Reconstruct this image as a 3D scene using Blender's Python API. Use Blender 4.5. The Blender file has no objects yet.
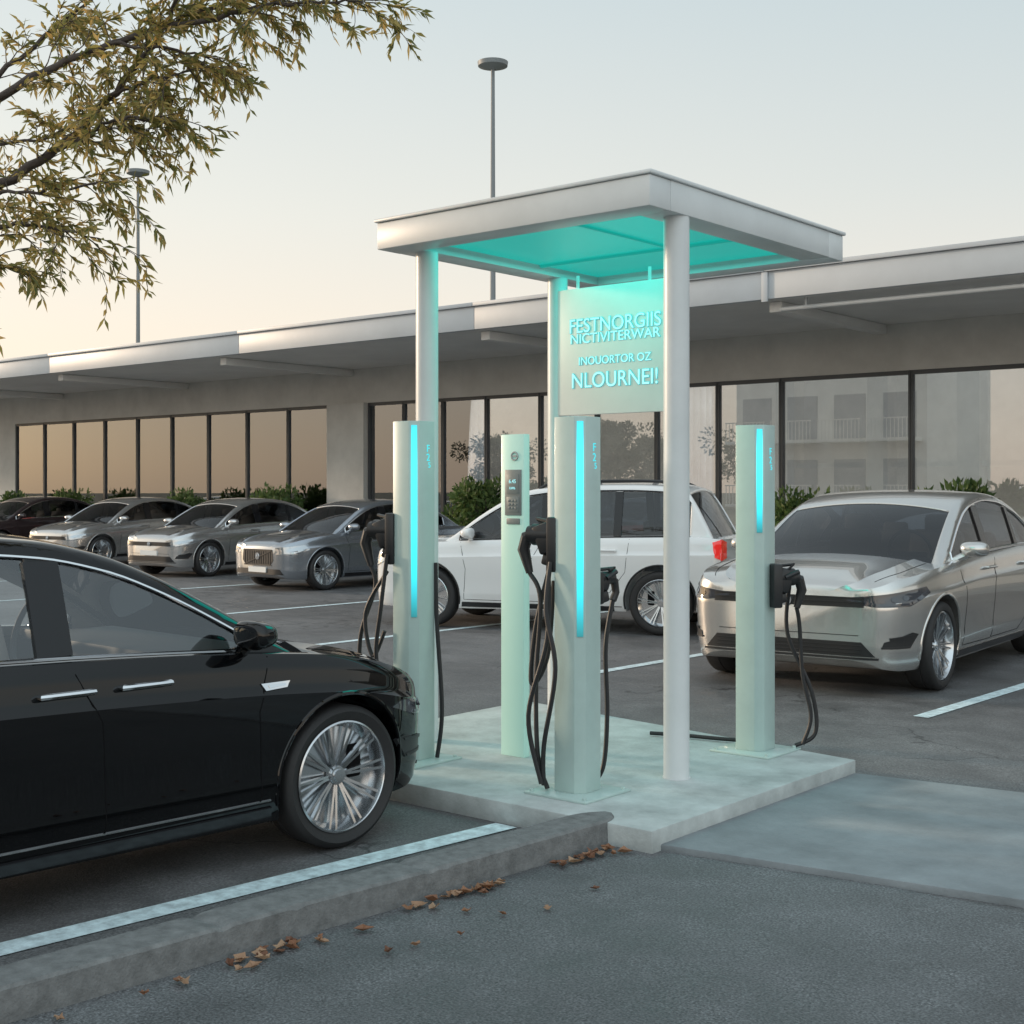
import bpy, bmesh, math, random
import numpy as np
from mathutils import Vector, Matrix, Euler
from mathutils.bvhtree import BVHTree
random.seed(7)
scene = bpy.context.scene
COL = scene.collection
rad = math.radians

# ------------------------------------------------------------------ materials
def nt(m):
    m.use_nodes = True
    return m.node_tree, m.node_tree.nodes, m.node_tree.links

def pm(name, col, rough=0.5, metal=0.0, coat=0.0, noise=None, bump=None, emis=None, es=1.0, spec=None, streak=None):
    m = bpy.data.materials.new(name)
    t, N, L = nt(m)
    b = N["Principled BSDF"]
    b.inputs["Base Color"].default_value = (*col, 1)
    b.inputs["Roughness"].default_value = rough
    b.inputs["Metallic"].default_value = metal
    b.inputs["Coat Weight"].default_value = coat
    b.inputs["Coat Roughness"].default_value = 0.03
    if spec is not None:
        b.inputs["Specular IOR Level"].default_value = spec
    if emis:
        b.inputs["Emission Color"].default_value = (*emis, 1)
        b.inputs["Emission Strength"].default_value = es
    tc = N.new("ShaderNodeTexCoord")
    if noise:
        sc, am = noise
        n = N.new("ShaderNodeTexNoise"); n.inputs["Scale"].default_value = sc
        n.inputs["Detail"].default_value = 8; n.inputs["Roughness"].default_value = 0.65
        if streak:
            mp = N.new("ShaderNodeMapping"); mp.inputs["Scale"].default_value = streak
            L.new(tc.outputs["Object"], mp.inputs[0]); L.new(mp.outputs[0], n.inputs["Vector"])
        else:
            L.new(tc.outputs["Object"], n.inputs["Vector"])
        r = N.new("ShaderNodeMapRange"); r.inputs[1].default_value = 0.3; r.inputs[2].default_value = 0.7
        r.inputs[3].default_value = 1 - am; r.inputs[4].default_value = 1 + am
        L.new(n.outputs["Fac"], r.inputs[0])
        mx = N.new("ShaderNodeVectorMath"); mx.operation = 'SCALE'
        mx.inputs[0].default_value = col
        L.new(r.outputs[0], mx.inputs["Scale"])
        L.new(mx.outputs[0], b.inputs["Base Color"])
    if bump:
        sc, st = bump
        n = N.new("ShaderNodeTexNoise"); n.inputs["Scale"].default_value = sc; n.inputs["Detail"].default_value = 6
        L.new(tc.outputs["Object"], n.inputs["Vector"])
        bp = N.new("ShaderNodeBump"); bp.inputs["Strength"].default_value = st; bp.inputs["Distance"].default_value = 0.01
        L.new(n.outputs["Fac"], bp.inputs["Height"]); L.new(bp.outputs[0], b.inputs["Normal"])
    return m

def asphalt(name, base, cracks=False, speck=0.5, tint=(1, 1.02, 1.05), stain=.72, gs=110):
    m = bpy.data.materials.new(name); t, N, L = nt(m); b = N["Principled BSDF"]
    tc = N.new("ShaderNodeTexCoord")
    def noise(sc, det=4, src="Object"):
        n = N.new("ShaderNodeTexNoise"); n.inputs["Scale"].default_value = sc; n.inputs["Detail"].default_value = det
        L.new(tc.outputs[src], n.inputs["Vector"]); return n
    def mr(s, a, c, d, e):
        r = N.new("ShaderNodeMapRange"); r.inputs[1].default_value = a; r.inputs[2].default_value = c
        r.inputs[3].default_value = d; r.inputs[4].default_value = e; L.new(s, r.inputs[0]); return r.outputs[0]
    def mul(a, c, op='MULTIPLY'):
        x = N.new("ShaderNodeMath"); x.operation = op; L.new(a, x.inputs[0]); L.new(c, x.inputs[1]); return x.outputs[0]
    big = noise(0.45, 6); mid = noise(3.0, 6); fine = noise(gs * .85, 3)
    vo = N.new("ShaderNodeTexVoronoi"); vo.inputs["Scale"].default_value = gs
    L.new(tc.outputs["Object"], vo.inputs["Vector"])
    v = mul(mr(big.outputs["Fac"], .3, .7, .72, 1.28), mr(mid.outputs["Fac"], .3, .7, .78, 1.22))
    gm = noise(5.0, 3)
    v = mul(v, mr(fine.outputs["Fac"], .35, .65, 1 - speck, 1 + speck))
    sp0 = mr(vo.outputs["Color"], 0, 1, -speck * .9, speck * 1.3)
    sp1 = mul(sp0, mr(gm.outputs["Fac"], .35, .65, .35, 1.2))
    one = N.new("ShaderNodeMath"); one.operation = 'ADD'; one.inputs[1].default_value = 1; L.new(sp1, one.inputs[0])
    v = mul(v, one.outputs[0])
    st = noise(1.1, 2)
    v = mul(v, mr(st.outputs["Fac"], .55, .75, 1, stain))
    if cracks:
        wv = noise(1.5, 5)
        add = N.new("ShaderNodeVectorMath"); add.operation = 'ADD'
        sc2 = N.new("ShaderNodeVectorMath"); sc2.operation = 'SCALE'; sc2.inputs["Scale"].default_value = 1.6
        L.new(wv.outputs["Color"], sc2.inputs[0]); L.new(sc2.outputs[0], add.inputs[0]); L.new(tc.outputs["Object"], add.inputs[1])
        vc = N.new("ShaderNodeTexVoronoi"); vc.feature = 'DISTANCE_TO_EDGE'; vc.inputs["Scale"].default_value = 0.5
        L.new(add.outputs[0], vc.inputs["Vector"])
        cr = mr(vc.outputs["Distance"], 0.003, 0.010, .45, 1)
        mk = noise(.6, 3)
        v = mul(v, mul(cr, mr(mk.outputs["Fac"], .47, .53, 0, 1), 'MAXIMUM'))
    s = N.new("ShaderNodeVectorMath"); s.operation = 'SCALE'
    s.inputs[0].default_value = [base * k for k in tint]; L.new(v, s.inputs["Scale"])
    L.new(s.outputs[0], b.inputs["Base Color"])
    L.new(mr(mid.outputs["Fac"], .3, .7, .48, .76), b.inputs["Roughness"])
    bp = N.new("ShaderNodeBump"); bp.inputs["Strength"].default_value = 0.8; bp.inputs["Distance"].default_value = 0.005
    L.new(mul(fine.outputs["Fac"], mr(vo.outputs["Distance"], 0, .6, 1, .2)), bp.inputs["Height"]); L.new(bp.outputs[0], b.inputs["Normal"])
    return m

def glass(name, tint=(.6, .65, .65), refl=0.12, rough=0.0, gcol=(.95, .97, 1)):
    m = bpy.data.materials.new(name); t, N, L = nt(m)
    N.remove(N["Principled BSDF"])
    out = N["Material Output"]
    tr = N.new("ShaderNodeBsdfTransparent"); tr.inputs[0].default_value = (*tint, 1)
    gl = N.new("ShaderNodeBsdfGlossy"); gl.inputs["Roughness"].default_value = rough; gl.inputs[0].default_value = (*gcol, 1)
    mx = N.new("ShaderNodeMixShader")
    lw = N.new("ShaderNodeFresnel"); lw.inputs[0].default_value = 1.5
    mr = N.new("ShaderNodeMapRange"); mr.inputs[1].default_value = 0.04; mr.inputs[2].default_value = 1
    mr.inputs[3].default_value = refl; mr.inputs[4].default_value = 1
    L.new(lw.outputs[0], mr.inputs[0]); L.new(mr.outputs[0], mx.inputs[0])
    L.new(tr.outputs[0], mx.inputs[1]); L.new(gl.outputs[0], mx.inputs[2]); L.new(mx.outputs[0], out.inputs[0])
    return m

def leafmat(name, cols, trans=0.35):
    m = bpy.data.materials.new(name); t, N, L = nt(m); b = N["Principled BSDF"]
    g = N.new("ShaderNodeNewGeometry"); r = N.new("ShaderNodeValToRGB")
    e = r.color_ramp.elements
    e[0].color = (*cols[0], 1); e[1].color = (*cols[-1], 1)
    for i, c in enumerate(cols[1:-1]):
        k = e.new((i + 1) / (len(cols) - 1)); k.color = (*c, 1)
    L.new(g.outputs["Random Per Island"], r.inputs[0]); L.new(r.outputs[0], b.inputs["Base Color"])
    b.inputs["Roughness"].default_value = 0.55
    tl = N.new("ShaderNodeBsdfTranslucent"); L.new(r.outputs[0], tl.inputs[0])
    mx = N.new("ShaderNodeMixShader"); mx.inputs[0].default_value = trans
    L.new(b.outputs[0], mx.inputs[1]); L.new(tl.outputs[0], mx.inputs[2]); L.new(mx.outputs[0], N["Material Output"].inputs[0])
    return m

def ledmat(name, col, es):
    m = pm(name, (.10, .45, .48), .3, emis=col, es=es)
    t, N, L = nt(m); b = N["Principled BSDF"]
    tc = N.new("ShaderNodeTexCoord"); sp = N.new("ShaderNodeSeparateXYZ"); L.new(tc.outputs["Generated"], sp.inputs[0])
    r = N.new("ShaderNodeValToRGB"); e = r.color_ramp.elements
    e[0].position = 0; e[0].color = (.05, .05, .05, 1); e[1].position = 1; e[1].color = (.35, .35, .35, 1)
    for p, v in ((.22, .5), (.45, 1.0), (.80, 1.0)):
        k = e.new(p); k.color = (v, v, v, 1)
    L.new(sp.outputs[2], r.inputs[0])
    mm = N.new("ShaderNodeMath"); mm.operation = 'MULTIPLY'; mm.inputs[1].default_value = es
    L.new(r.outputs[0], mm.inputs[0]); L.new(mm.outputs[0], b.inputs["Emission Strength"])
    return m

M = {}
M['lot'] = asphalt("lot_asphalt", 0.120, cracks=True, speck=.28, tint=(1, 1, 1.02))
M['road'] = asphalt("road_asphalt", 0.118, speck=.42, stain=.85, tint=(.97, 1.01, 1.05), gs=125)
M['ground'] = pm("ground_soil", (.09, .09, .06), .9, noise=(.5, .3))
M['concrete'] = pm("platform_concrete", (.44, .475, .47), .7, noise=(3.2, .28), bump=(40, .35))
M['slab'] = pm("slab_concrete", (.23, .255, .27), .75, noise=(2.4, .24), bump=(50, .4))
M['kerb'] = pm("kerb_stone", (.18, .185, .185), .9, noise=(16, .30), bump=(90, .45))
M['paint_line'] = pm("line_paint", (.62, .74, .77), .6, noise=(14, .38))
M['white'] = pm("painted_white", (.66, .69, .70), .35, noise=(2, .07))
M['pipe'] = pm("gutter_paint", (.50, .52, .53), .4)
M['wall'] = pm("wall_render", (.56, .55, .52), .8, noise=(1.2, .12), bump=(60, .2))
M['fascia'] = pm("fascia_metal", (.50, .53, .56), .45, noise=(.9, .07))
M['soffit'] = pm("soffit_paint", (.74, .73, .71), .6, noise=(.8, .08))
M['frame'] = pm("window_frame_dark", (.06, .063, .067), .4)
M['curtain'] = pm("curtain_cloth_glow", (.76, .77, .77), .9, noise=(1.1, .36), emis=(.93, .96, 1.0), es=.17)  # cloth given a faint glow of its own to brighten the panes
M['inside'] = pm("interior_glow", (.62, .60, .56), .9, noise=(.8, .3), emis=(1.0, .93, .84), es=.13)  # room surfaces emit by themselves to brighten the interior; no lamp inside
M['bglass'] = glass("building_glass", (.88, .90, .90), .22, gcol=(.88, .93, 1))
M['cglass'] = glass("car_glass", (.93, .96, .96), .13)
M['dglass'] = glass("car_dark_glass", (.30, .32, .34), .06)
M['charger'] = pm("charger_enamel", (.44, .57, .545), .33, noise=(5, .06), coat=.2)
M['charger_pale'] = pm("terminal_enamel", (.55, .76, .69), .35, coat=.2, emis=(.25, .9, .72), es=.10)  # body enamel carries a weak mint emission of its own
M['led'] = ledmat("led_strip", (.02, .76, .90), 2.2)
M['glyph'] = pm("glow_glyph", (.10, .55, .6), .3, emis=(.03, .70, .80), es=.8)
M['teal_panel'] = pm("canopy_light_panel", (.02, .22, .20), .4, noise=(1, .05), emis=(.005, .50, .42), es=.62)
M['rib'] = pm("canopy_rib", (.05, .36, .33), .4, emis=(.01, .5, .42), es=.42)
M['textglow'] = pm("glow_letters", (.55, .85, .88), .5, emis=(.25, .80, .88), es=.55)
M['letteredge'] = pm("letter_outline", (.06, .42, .47), .5, emis=(.03, .52, .60), es=.45)
M['signp'] = pm("sign_panel", (.76, .73, .71), .3, noise=(2, .06), emis=(.78, .78, .76), es=.04)  # weak emission added so the panel looks paler
M['rubber'] = pm("black_rubber", (.018, .018, .02), .55)
M['blackplastic'] = pm("black_plastic", (.018, .019, .021), .4)
M['greyplastic'] = pm("grey_plastic", (.20, .22, .22), .4)
M['screen'] = pm("display_glass", (.03, .05, .055), .1, emis=(.25, .42, .45), es=.35)
M['red'] = pm("red_mark", (.5, .06, .05), .4)
M['steel'] = pm("galvanised_steel", (.38, .40, .42), .45, .5, noise=(6, .1))
M['pole'] = pm("mast_paint", (.20, .22, .23), .5)
M['bark'] = pm("tree_bark", (.085, .068, .06), .9, noise=(14, .3), bump=(30, .9))
M['leaf'] = leafmat("autumn_leaves", [(.14, .16, .05), (.28, .26, .08), (.46, .36, .12), (.62, .42, .16)], .52)
M['shrubleaf'] = leafmat("shrub_leaves", [(.05, .10, .03), (.10, .17, .05), (.18, .25, .08)], .3)
M['treeleaf'] = leafmat("far_tree_leaves", [(.08, .09, .06), (.14, .14, .09), (.20, .18, .11)], .3)
M['fallen'] = leafmat("fallen_leaf", [(.14, .06, .035), (.26, .12, .06), (.42, .27, .17)], .1)
M['tyre'] = pm("tyre_rubber", (.022, .022, .023), .65, bump=(60, .2))
M['alloy'] = pm("alloy_metal", (.60, .62, .64), .2, .95)
M['brake'] = pm("brake_iron", (.10, .10, .105), .5, .7)
M['hubteal'] = pm("hub_cap_teal", (.12, .30, .30), .25, .5)
M['chrome'] = pm("chrome", (.84, .85, .87), .08, 1)
M['under'] = pm("wheel_well_black", (.008, .008, .009), .9, spec=.1)
M['trimblack'] = pm("gloss_black_trim", (.010, .010, .012), .12)
M['lens'] = pm("headlamp_lens", (.50, .53, .56), .06, .7, coat=1)
M['lensdark'] = pm("headlamp_housing", (.05, .053, .065), .06, .0, coat=1)
M['drl'] = pm("daytime_lamp", (.85, .9, .95), .2, emis=(.85, .94, 1), es=2.2)
M['tail'] = pm("tail_lamp_red", (.55, .02, .02), .12, coat=1, emis=(.9, .03, .02), es=.45)
M['plate'] = pm("number_plate", (.75, .76, .75), .4)
M['seat'] = pm("seat_leather", (.22, .21, .20), .6)
M['dash'] = pm("dashboard_plastic", (.06, .06, .062), .6)
M['lining'] = pm("cabin_lining", (.40, .39, .37), .8)
M['aptwin'] = pm("apartment_window", (.34, .36, .38), .2)
M['aptwall'] = pm("apartment_wall", (.85, .80, .72), .7, noise=(.7, .06))
def carpaint(name, col, metal, rough=.3, spec=.5):
    return pm(name, col, rough, metal, coat=1.0, spec=spec)
M['p_black'] = carpaint("paint_black", (.003, .0033, .004), .0, .2, .0)
M['p_silver'] = carpaint("paint_warm_silver", (.64, .63, .61), .85, .22)
M['p_silver2'] = carpaint("paint_silver", (.58, .58, .58), .85, .24)
M['p_grey'] = carpaint("paint_blue_grey", (.34, .37, .41), .85, .24)
M['p_white'] = carpaint("paint_white", (.80, .81, .81), .0, .25)
M['p_dark'] = carpaint("paint_dark_grey_red", (.030, .018, .020), .2, .3)

# ------------------------------------------------------------------ mesh builder
class MB:
    def __init__(s): s.bm = bmesh.new()
    def merge(s, tmp, mi=None):
        if mi is not None:
            for f in tmp.faces: f.material_index = mi
        me = bpy.data.meshes.new("tmp"); tmp.to_mesh(me); tmp.free()
        s.bm.from_mesh(me); bpy.data.meshes.remove(me)
    def box(s, c, size, bev=0, mi=0, rot=None, seg=2):
        t = bmesh.new(); bmesh.ops.create_cube(t, size=1)
        bmesh.ops.scale(t, vec=size, verts=t.verts)
        if bev: bmesh.ops.bevel(t, geom=t.edges[:], offset=bev, segments=seg, affect='EDGES', profile=.5)
        if rot: bmesh.ops.rotate(t, cent=(0, 0, 0), matrix=Euler(rot).to_matrix(), verts=t.verts)
        bmesh.ops.translate(t, vec=c, verts=t.verts); s.merge(t, mi)
    def prism(s, pts, z0, z1, bev=0, mi=0):
        t = bmesh.new(); vs = [t.verts.new((x, y, z0)) for x, y in pts]
        f = t.faces.new(vs); r = bmesh.ops.extrude_face_region(t, geom=[f])
        bmesh.ops.translate(t, vec=(0, 0, z1 - z0), verts=[v for v in r['geom'] if isinstance(v, bmesh.types.BMVert)])
        bmesh.ops.recalc_face_normals(t, faces=t.faces)
        if bev: bmesh.ops.bevel(t, geom=t.edges[:], offset=bev, segments=2, affect='EDGES', profile=.5)
        s.merge(t, mi)
    def tube(s, pts, r, seg=8, mi=0, cap=True):
        pts = [Vector(p) for p in pts]; n = len(pts)
        rs = r if isinstance(r, (list, tuple)) else [r] * n
        rings = []; up = None
        for i, p in enumerate(pts):
            d = (pts[min(i + 1, n - 1)] - pts[max(i - 1, 0)])
            if d.length < 1e-7: d = Vector((0, 0, 1))
            d.normalize()
            if up is None:
                up = Vector((0, 0, 1)) if abs(d.z) < .9 else Vector((1, 0, 0))
            a = (up - d * up.dot(d))
            if a.length < 1e-5: a = d.orthogonal()
            a.normalize(); up = a; b = d.cross(a)
            rings.append([s.bm.verts.new(p + (a * math.cos(2 * math.pi * k / seg) + b * math.sin(2 * math.pi * k / seg)) * rs[i]) for k in range(seg)])
        for i in range(n - 1):
            for k in range(seg):
                f = s.bm.faces.new((rings[i][k], rings[i][(k + 1) % seg], rings[i + 1][(k + 1) % seg], rings[i + 1][k])); f.material_index = mi
        if cap:
            f = s.bm.faces.new(rings[0][::-1]); f.material_index = mi
            f = s.bm.faces.new(rings[-1]); f.material_index = mi
    def cyl(s, p0, p1, r0, r1=None, seg=24, mi=0):
        s.tube([p0, p1], [r0, r0 if r1 is None else r1], seg, mi)
    def lathe(s, prof, seg=40, mi=0, closed=False, c=(0, 0, 0)):
        rings = []
        for k in range(seg):
            a = 2 * math.pi * k / seg
            rings.append([s.bm.verts.new((c[0] + r * math.cos(a), c[1] + y, c[2] + r * math.sin(a))) for r, y in prof])
        n = len(prof)
        for k in range(seg):
            A, B = rings[k], rings[(k + 1) % seg]
            for i in range(n if closed else n - 1):
                j = (i + 1) % n
                f = s.bm.faces.new((A[i], A[j], B[j], B[i])); f.material_index = mi
    def raw(s, vs, fs, mi=0):
        V = [s.bm.verts.new(v) for v in vs]
        for f in fs:
            try:
                q = s.bm.faces.new([V[i] for i in f]); q.material_index = mi
            except ValueError: pass
    def obj(s, name, mats, parent=None, loc=(0, 0, 0), rot=(0, 0, 0), ang=35, recalc=True):
        if recalc: bmesh.ops.recalc_face_normals(s.bm, faces=s.bm.faces)
        me = bpy.data.meshes.new(name); s.bm.to_mesh(me); s.bm.free()
        return mkobj(name, me, mats, parent, loc, rot, ang)

def mkobj(name, me, mats, parent=None, loc=(0, 0, 0), rot=(0, 0, 0), ang=35):
    if not isinstance(mats, (list, tuple)): mats = [mats]
    me.materials.clear()
    for m in mats: me.materials.append(m)
    if ang:
        me.polygons.foreach_set("use_smooth", [True] * len(me.polygons))
        me.set_sharp_from_angle(angle=rad(ang))
    o = bpy.data.objects.new(name, me); COL.objects.link(o)
    o.location = loc; o.rotation_euler = rot
    if parent: o.parent = parent
    return o

def thing(name, label, cat, loc=(0, 0, 0), rot=0, group=None):
    e = bpy.data.objects.new(name, None); COL.objects.link(e)
    e.location = loc; e.rotation_euler = (0, 0, rot); e.empty_display_size = .2
    e["label"] = label; e["category"] = cat
    if group: e["group"] = group
    return e
def tag(o, label, cat, group=None):
    o["label"] = label; o["category"] = cat
    if group: o["group"] = group
def struct(o): o["kind"] = "structure"

def text_mesh(s, size, depth=.004, outline=0):
    c = bpy.data.curves.new("t", 'FONT'); c.body = s; c.size = size; c.extrude = depth
    if outline:
        c.fill_mode = 'NONE'; c.extrude = 0; c.bevel_depth = outline; c.bevel_resolution = 1
    c.align_x = 'CENTER'; c.align_y = 'CENTER'
    o = bpy.data.objects.new("t", c); COL.objects.link(o)
    dg = bpy.context.evaluated_depsgraph_get()
    me = bpy.data.meshes.new_from_object(o.evaluated_get(dg))
    bpy.data.objects.remove(o); return me
def text_join(specs, depth=.004, outline=0):
    mb = MB()
    for s, size, M4 in specs:
        me = text_mesh(s, size, depth, outline); me.transform(M4); mb.bm.from_mesh(me); bpy.data.meshes.remove(me)
    return mb

def pchip(keys):
    keys = sorted(keys); X = [k[0] for k in keys]; Y = [k[1] for k in keys]; n = len(X)
    h = [X[i + 1] - X[i] for i in range(n - 1)]; dl = [(Y[i + 1] - Y[i]) / h[i] for i in range(n - 1)]
    m = [dl[0]] + [0 if dl[i - 1] * dl[i] <= 0 else 2 / (1 / dl[i - 1] + 1 / dl[i]) for i in range(1, n - 1)] + [dl[-1]]
    def f(x):
        if x <= X[0]: return Y[0]
        if x >= X[-1]: return Y[-1]
        i = max(j for j in range(n - 1) if X[j] <= x)
        t = (x - X[i]) / h[i]
        return ((2*t**3-3*t**2+1)*Y[i] + (t**3-2*t**2+t)*h[i]*m[i] + (-2*t**3+3*t**2)*Y[i+1] + (t**3-t**2)*h[i]*m[i+1])
    return f

# ------------------------------------------------------------------ car
SEDAN = dict(wb=2.80, R=.335, rimr=.258, arch=.383,
    w=[(2.15, .50), (2.12, .66), (2.05, .76), (1.92, .83), (1.74, .880), (1.4, .908), (.6, .915), (-1.2, .915), (-1.8, .885), (-2.2, .80), (-2.4, .70), (-2.52, .45)],
    zb=[(2.15, .27), (2.08, .21), (1.9, .19), (-2.0, .21), (-2.4, .28), (-2.52, .4)],
    zs=[(2.15, .715), (2.12, .755), (1.97, .815), (1.75, .865), (1.45, .905), (1.1, .935), (.85, .955), (0, .995), (-1, 1.015), (-1.8, 1.01), (-2.3, .97), (-2.52, .84)],
    zc=[(2.15, .73), (2.12, .78), (2.0, .84), (1.75, .905), (1.4, .96), (1.2, .99), (-1.7, 1.03), (-2.25, 1.04), (-2.44, 1.0), (-2.52, .86)],
    top=[(1.46, .89), (1.27, .98), (.95, 1.165), (.6, 1.34), (.35, 1.435), (.05, 1.497), (-.35, 1.52), (-.8, 1.50), (-1.2, 1.42), (-1.6, 1.26), (-1.95, 1.07), (-2.1, .98)],
    cab=(1.24, -1.72), xh=.44, xr=-1.28, tum=.30, k=.18,
    wins=[(.07, 1.18), (-.86, -.07), (-1.45, -.92)])
HERO = dict(SEDAN)
for k_ in ('w', 'zb', 'zs', 'zc'):
    HERO[k_] = [(x if x < 1.41 else 1.4 + (x - 1.4) * .90, v) for x, v in SEDAN[k_]]
HERO['zs'] = [(2.075, .62), (2.03, .69), (1.9, .765), (1.7, .835), (1.45, .895)] + SEDAN['zs'][5:]
HERO['zc'] = [(2.075, .64), (2.04, .71), (1.94, .79), (1.72, .875), (1.42, .945), (1.2, .985)] + SEDAN['zc'][6:]
HERO['du'] = .05; HERO['dz'] = -.055
SILV = dict(SEDAN)
SILV['w'] = [(2.15, .56), (2.125, .70), (2.06, .80), (1.92, .87), (1.74, .925)] + [(x, v * 1.055) for x, v in SEDAN['w'][5:]]
SILV['zs'] = [(2.15, .765), (2.135, .790), (1.98, .855), (1.75, .885), (1.45, .918)] + SEDAN['zs'][5:]
SILV['zc'] = [(2.15, .775), (2.135, .808), (2.02, .870), (1.75, .935), (1.4, .985), (1.2, 1.005)] + SEDAN['zc'][6:]
SILV['dz'] = .055; SILV['du'] = .015; SILV['tum'] = .27
SUV = dict(wb=2.84, R=.36, rimr=.265, arch=.415,
    w=[(2.24, .45), (2.19, .66), (2.10, .80), (1.9, .88), (1.42, .93), (.6, .935), (-1.4, .935), (-1.85, .925), (-2.02, .90), (-2.09, .84)],
    zb=[(2.24, .36), (2.15, .26), (2.0, .23), (-1.9, .27), (-2.03, .34), (-2.09, .42)],
    zs=[(2.24, .80), (2.15, .88), (2.0, .94), (1.5, 1.0), (.9, 1.03), (0, 1.06), (-1.2, 1.09), (-1.9, 1.10), (-2.09, 1.08)],
    zc=[(2.24, .83), (2.15, .93), (1.9, 1.02), (1.4, 1.07), (-1.8, 1.10), (-2.0, 1.10), (-2.09, 1.07)],
    top=[(1.40, 1.0), (1.25, 1.07), (.80, 1.38), (.5, 1.55), (.2, 1.66), (-.3, 1.71), (-1.0, 1.72), (-1.5, 1.70), (-1.68, 1.66), (-1.76, 1.57), (-1.94, 1.27), (-2.07, 1.02)],
    cab=(1.2, -1.86), xh=.50, xr=-1.72, tum=.17, k=.03,
    wins=[(.02, 1.03), (-.86, -.10), (-1.74, -.94)])

def build_car(paint, P, label, cat, loc, heading, scale=1.0, group=None, style='plain', gl='cglass', name='parked_car'):
    E = thing(name, label, cat, loc, heading, group)
    E.scale = (scale,) * 3
    w, zb, zs, zc, top = [pchip(P[k]) for k in ('w', 'zb', 'zs', 'zc', 'top')]
    du, dz = P.get('du', 0), P.get('dz', 0)
    ca, cb = P['cab']; x1 = max(k[0] for k in P['w']); x0 = min(k[0] for k in P['w'])
    tt = np.linspace(0, 1, 84)
    xs = [x0 + (x1 - x0) * (t - 0.14 * math.sin(2 * math.pi * t)) for t in tt]
    xs += [ca - .001, ca + .012, cb - .012, cb + .001]; xs = sorted(set(xs))
    side = [(0, .93), (.05, .955), (.14, .966), (.20, .980), (.24, .984), (.3, .982), (.45, .992), (.58, 1.0), (.70, 1.002), (.765, 1.001), (.785, .988), (.83, .975), (.90, .969), (.96, .956), (1.0, .93)]
    bm = bmesh.new(); loops = []
    for x in xs:
        W, B, S, C = w(x), zb(x), zs(x), zc(x)
        half = [(0, B), (.5 * W, B), (.86 * W, B)]
        half += [(W * f, B + (S - B) * t) for t, f in side]
        e = .93 * W
        if cb <= x <= ca:
            half += [(e - .03, S + .006), (e - .07, S + .004), (e - .10, .74), (e - .2, .70), (.42 * W, .68), (.3 * W, .68), (0, .68)]
        else:
            cr = .014 if x > 0 else 0
            for u, q in ((.06, 0), (.16, 0), (.26, 1), (.31, -.3), (.56, 0), (.8, 0), (1.0, 0)):
                half.append((e * (1 - u), S + (C - S) * math.sin(u * math.pi / 2) ** .8 + cr * q))
        full = half + [(-y, z) for y, z in half[-2:0:-1]]
        loops.append([bm.verts.new((x, y, z)) for y, z in full])
    nh = 3 + len(side); m = len(loops[0])
    for i in range(len(loops) - 1):
        for k in range(m):
            f = bm.faces.new((loops[i][k], loops[i][(k + 1) % m], loops[i + 1][(k + 1) % m], loops[i + 1][k]))
            xm = (xs[i] + xs[i + 1]) / 2
            kk = k if k < m / 2 else m - 1 - k
            if cb < xm < ca and kk >= nh: f.material_index = 2 if kk >= nh + 1 else 1
            if kk < 3: f.material_index = 1
    bm.faces.new(loops[0][::-1]); bm.faces.new(loops[-1])
    bmesh.ops.recalc_face_normals(bm, faces=bm.faces)
    bvh1 = BVHTree.FromBMesh(bm)
    me = bpy.data.meshes.new("body"); bm.to_mesh(me); bm.free()
    bmats = [M[paint], M['under'], M['dash']]
    body = mkobj("body", me, bmats, E, ang=None)
    cut = MB(); xa = P['wb'] / 2
    for sx in (1, -1):
        for sy in (1, -1):
            cut.cyl((sx * xa, sy * .58, P['R'] + .01), (sx * xa, sy * 1.2, P['R'] + .01), P['arch'], seg=56, mi=1)
    co = cut.obj("cutter", bmats, E, ang=None)
    bpy.context.view_layer.update()
    mod = body.modifiers.new("b", 'BOOLEAN'); mod.operation = 'DIFFERENCE'; mod.object = co; mod.solver = 'EXACT'
    dg = bpy.context.evaluated_depsgraph_get()
    nm = bpy.data.meshes.new_from_object(body.evaluated_get(dg))
    body.modifiers.clear(); body.data = nm
    nm.polygons.foreach_set("use_smooth", [True] * len(nm.polygons)); nm.set_sharp_from_angle(angle=rad(30))
    bpy.data.objects.remove(co)
    gx1 = max(k[0] for k in P['top']); gx0 = min(k[0] for k in P['top'])
    mid = -.4
    def T(x, y):
        xe = x + P['k'] * y * y if x > mid else x - P['k'] * y * y
        if abs(x - mid) < .4: xe = x + (xe - x) * abs(x - mid) / .4
        return top(xe) - .07 * y * y
    def yside(x, z):
        h = z - zs(x); return .93 * w(x) - .05 - P['tum'] * max(h, -.02) - .10 * max(h, 0) ** 2
    def edge(x):
        lo, hi = zs(x) - .03, 2.0
        if T(x, yside(x, lo)) < lo: return lo
        for _ in range(30):
            c = (lo + hi) / 2
            if T(x, yside(x, c)) > c: lo = c
            else: hi = c
        return lo
    gxs = list(np.linspace(gx0, gx1, 74))
    bm = bmesh.new(); rows = []
    for x in gxs:
        ze = edge(x); zl = zs(x) - .03; ye = yside(x, ze)
        r = min(.06, .6 * (ze - zl) + .001)
        pts = []
        for i in range(8):
            z = zl + (ze - r - zl) * i / 7; pts.append((yside(x, z), z))
        p0 = Vector(pts[-1]); yc = max(ye - r, .01); p2 = Vector((yc, T(x, yc))); p1 = Vector((ye, ze))
        for t in (.2, .4, .6, .8):
            q = p0 * (1 - t) ** 2 + p1 * 2 * t * (1 - t) + p2 * t * t; pts.append((q.x, q.y))
        for i in range(11):
            y = yc * (1 - i / 10); pts.append((y, T(x, y)))
        full = pts + [(-y, z) for y, z in pts[-2::-1]]
        rows.append([bm.verts.new((x, y, z)) for y, z in full])
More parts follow.
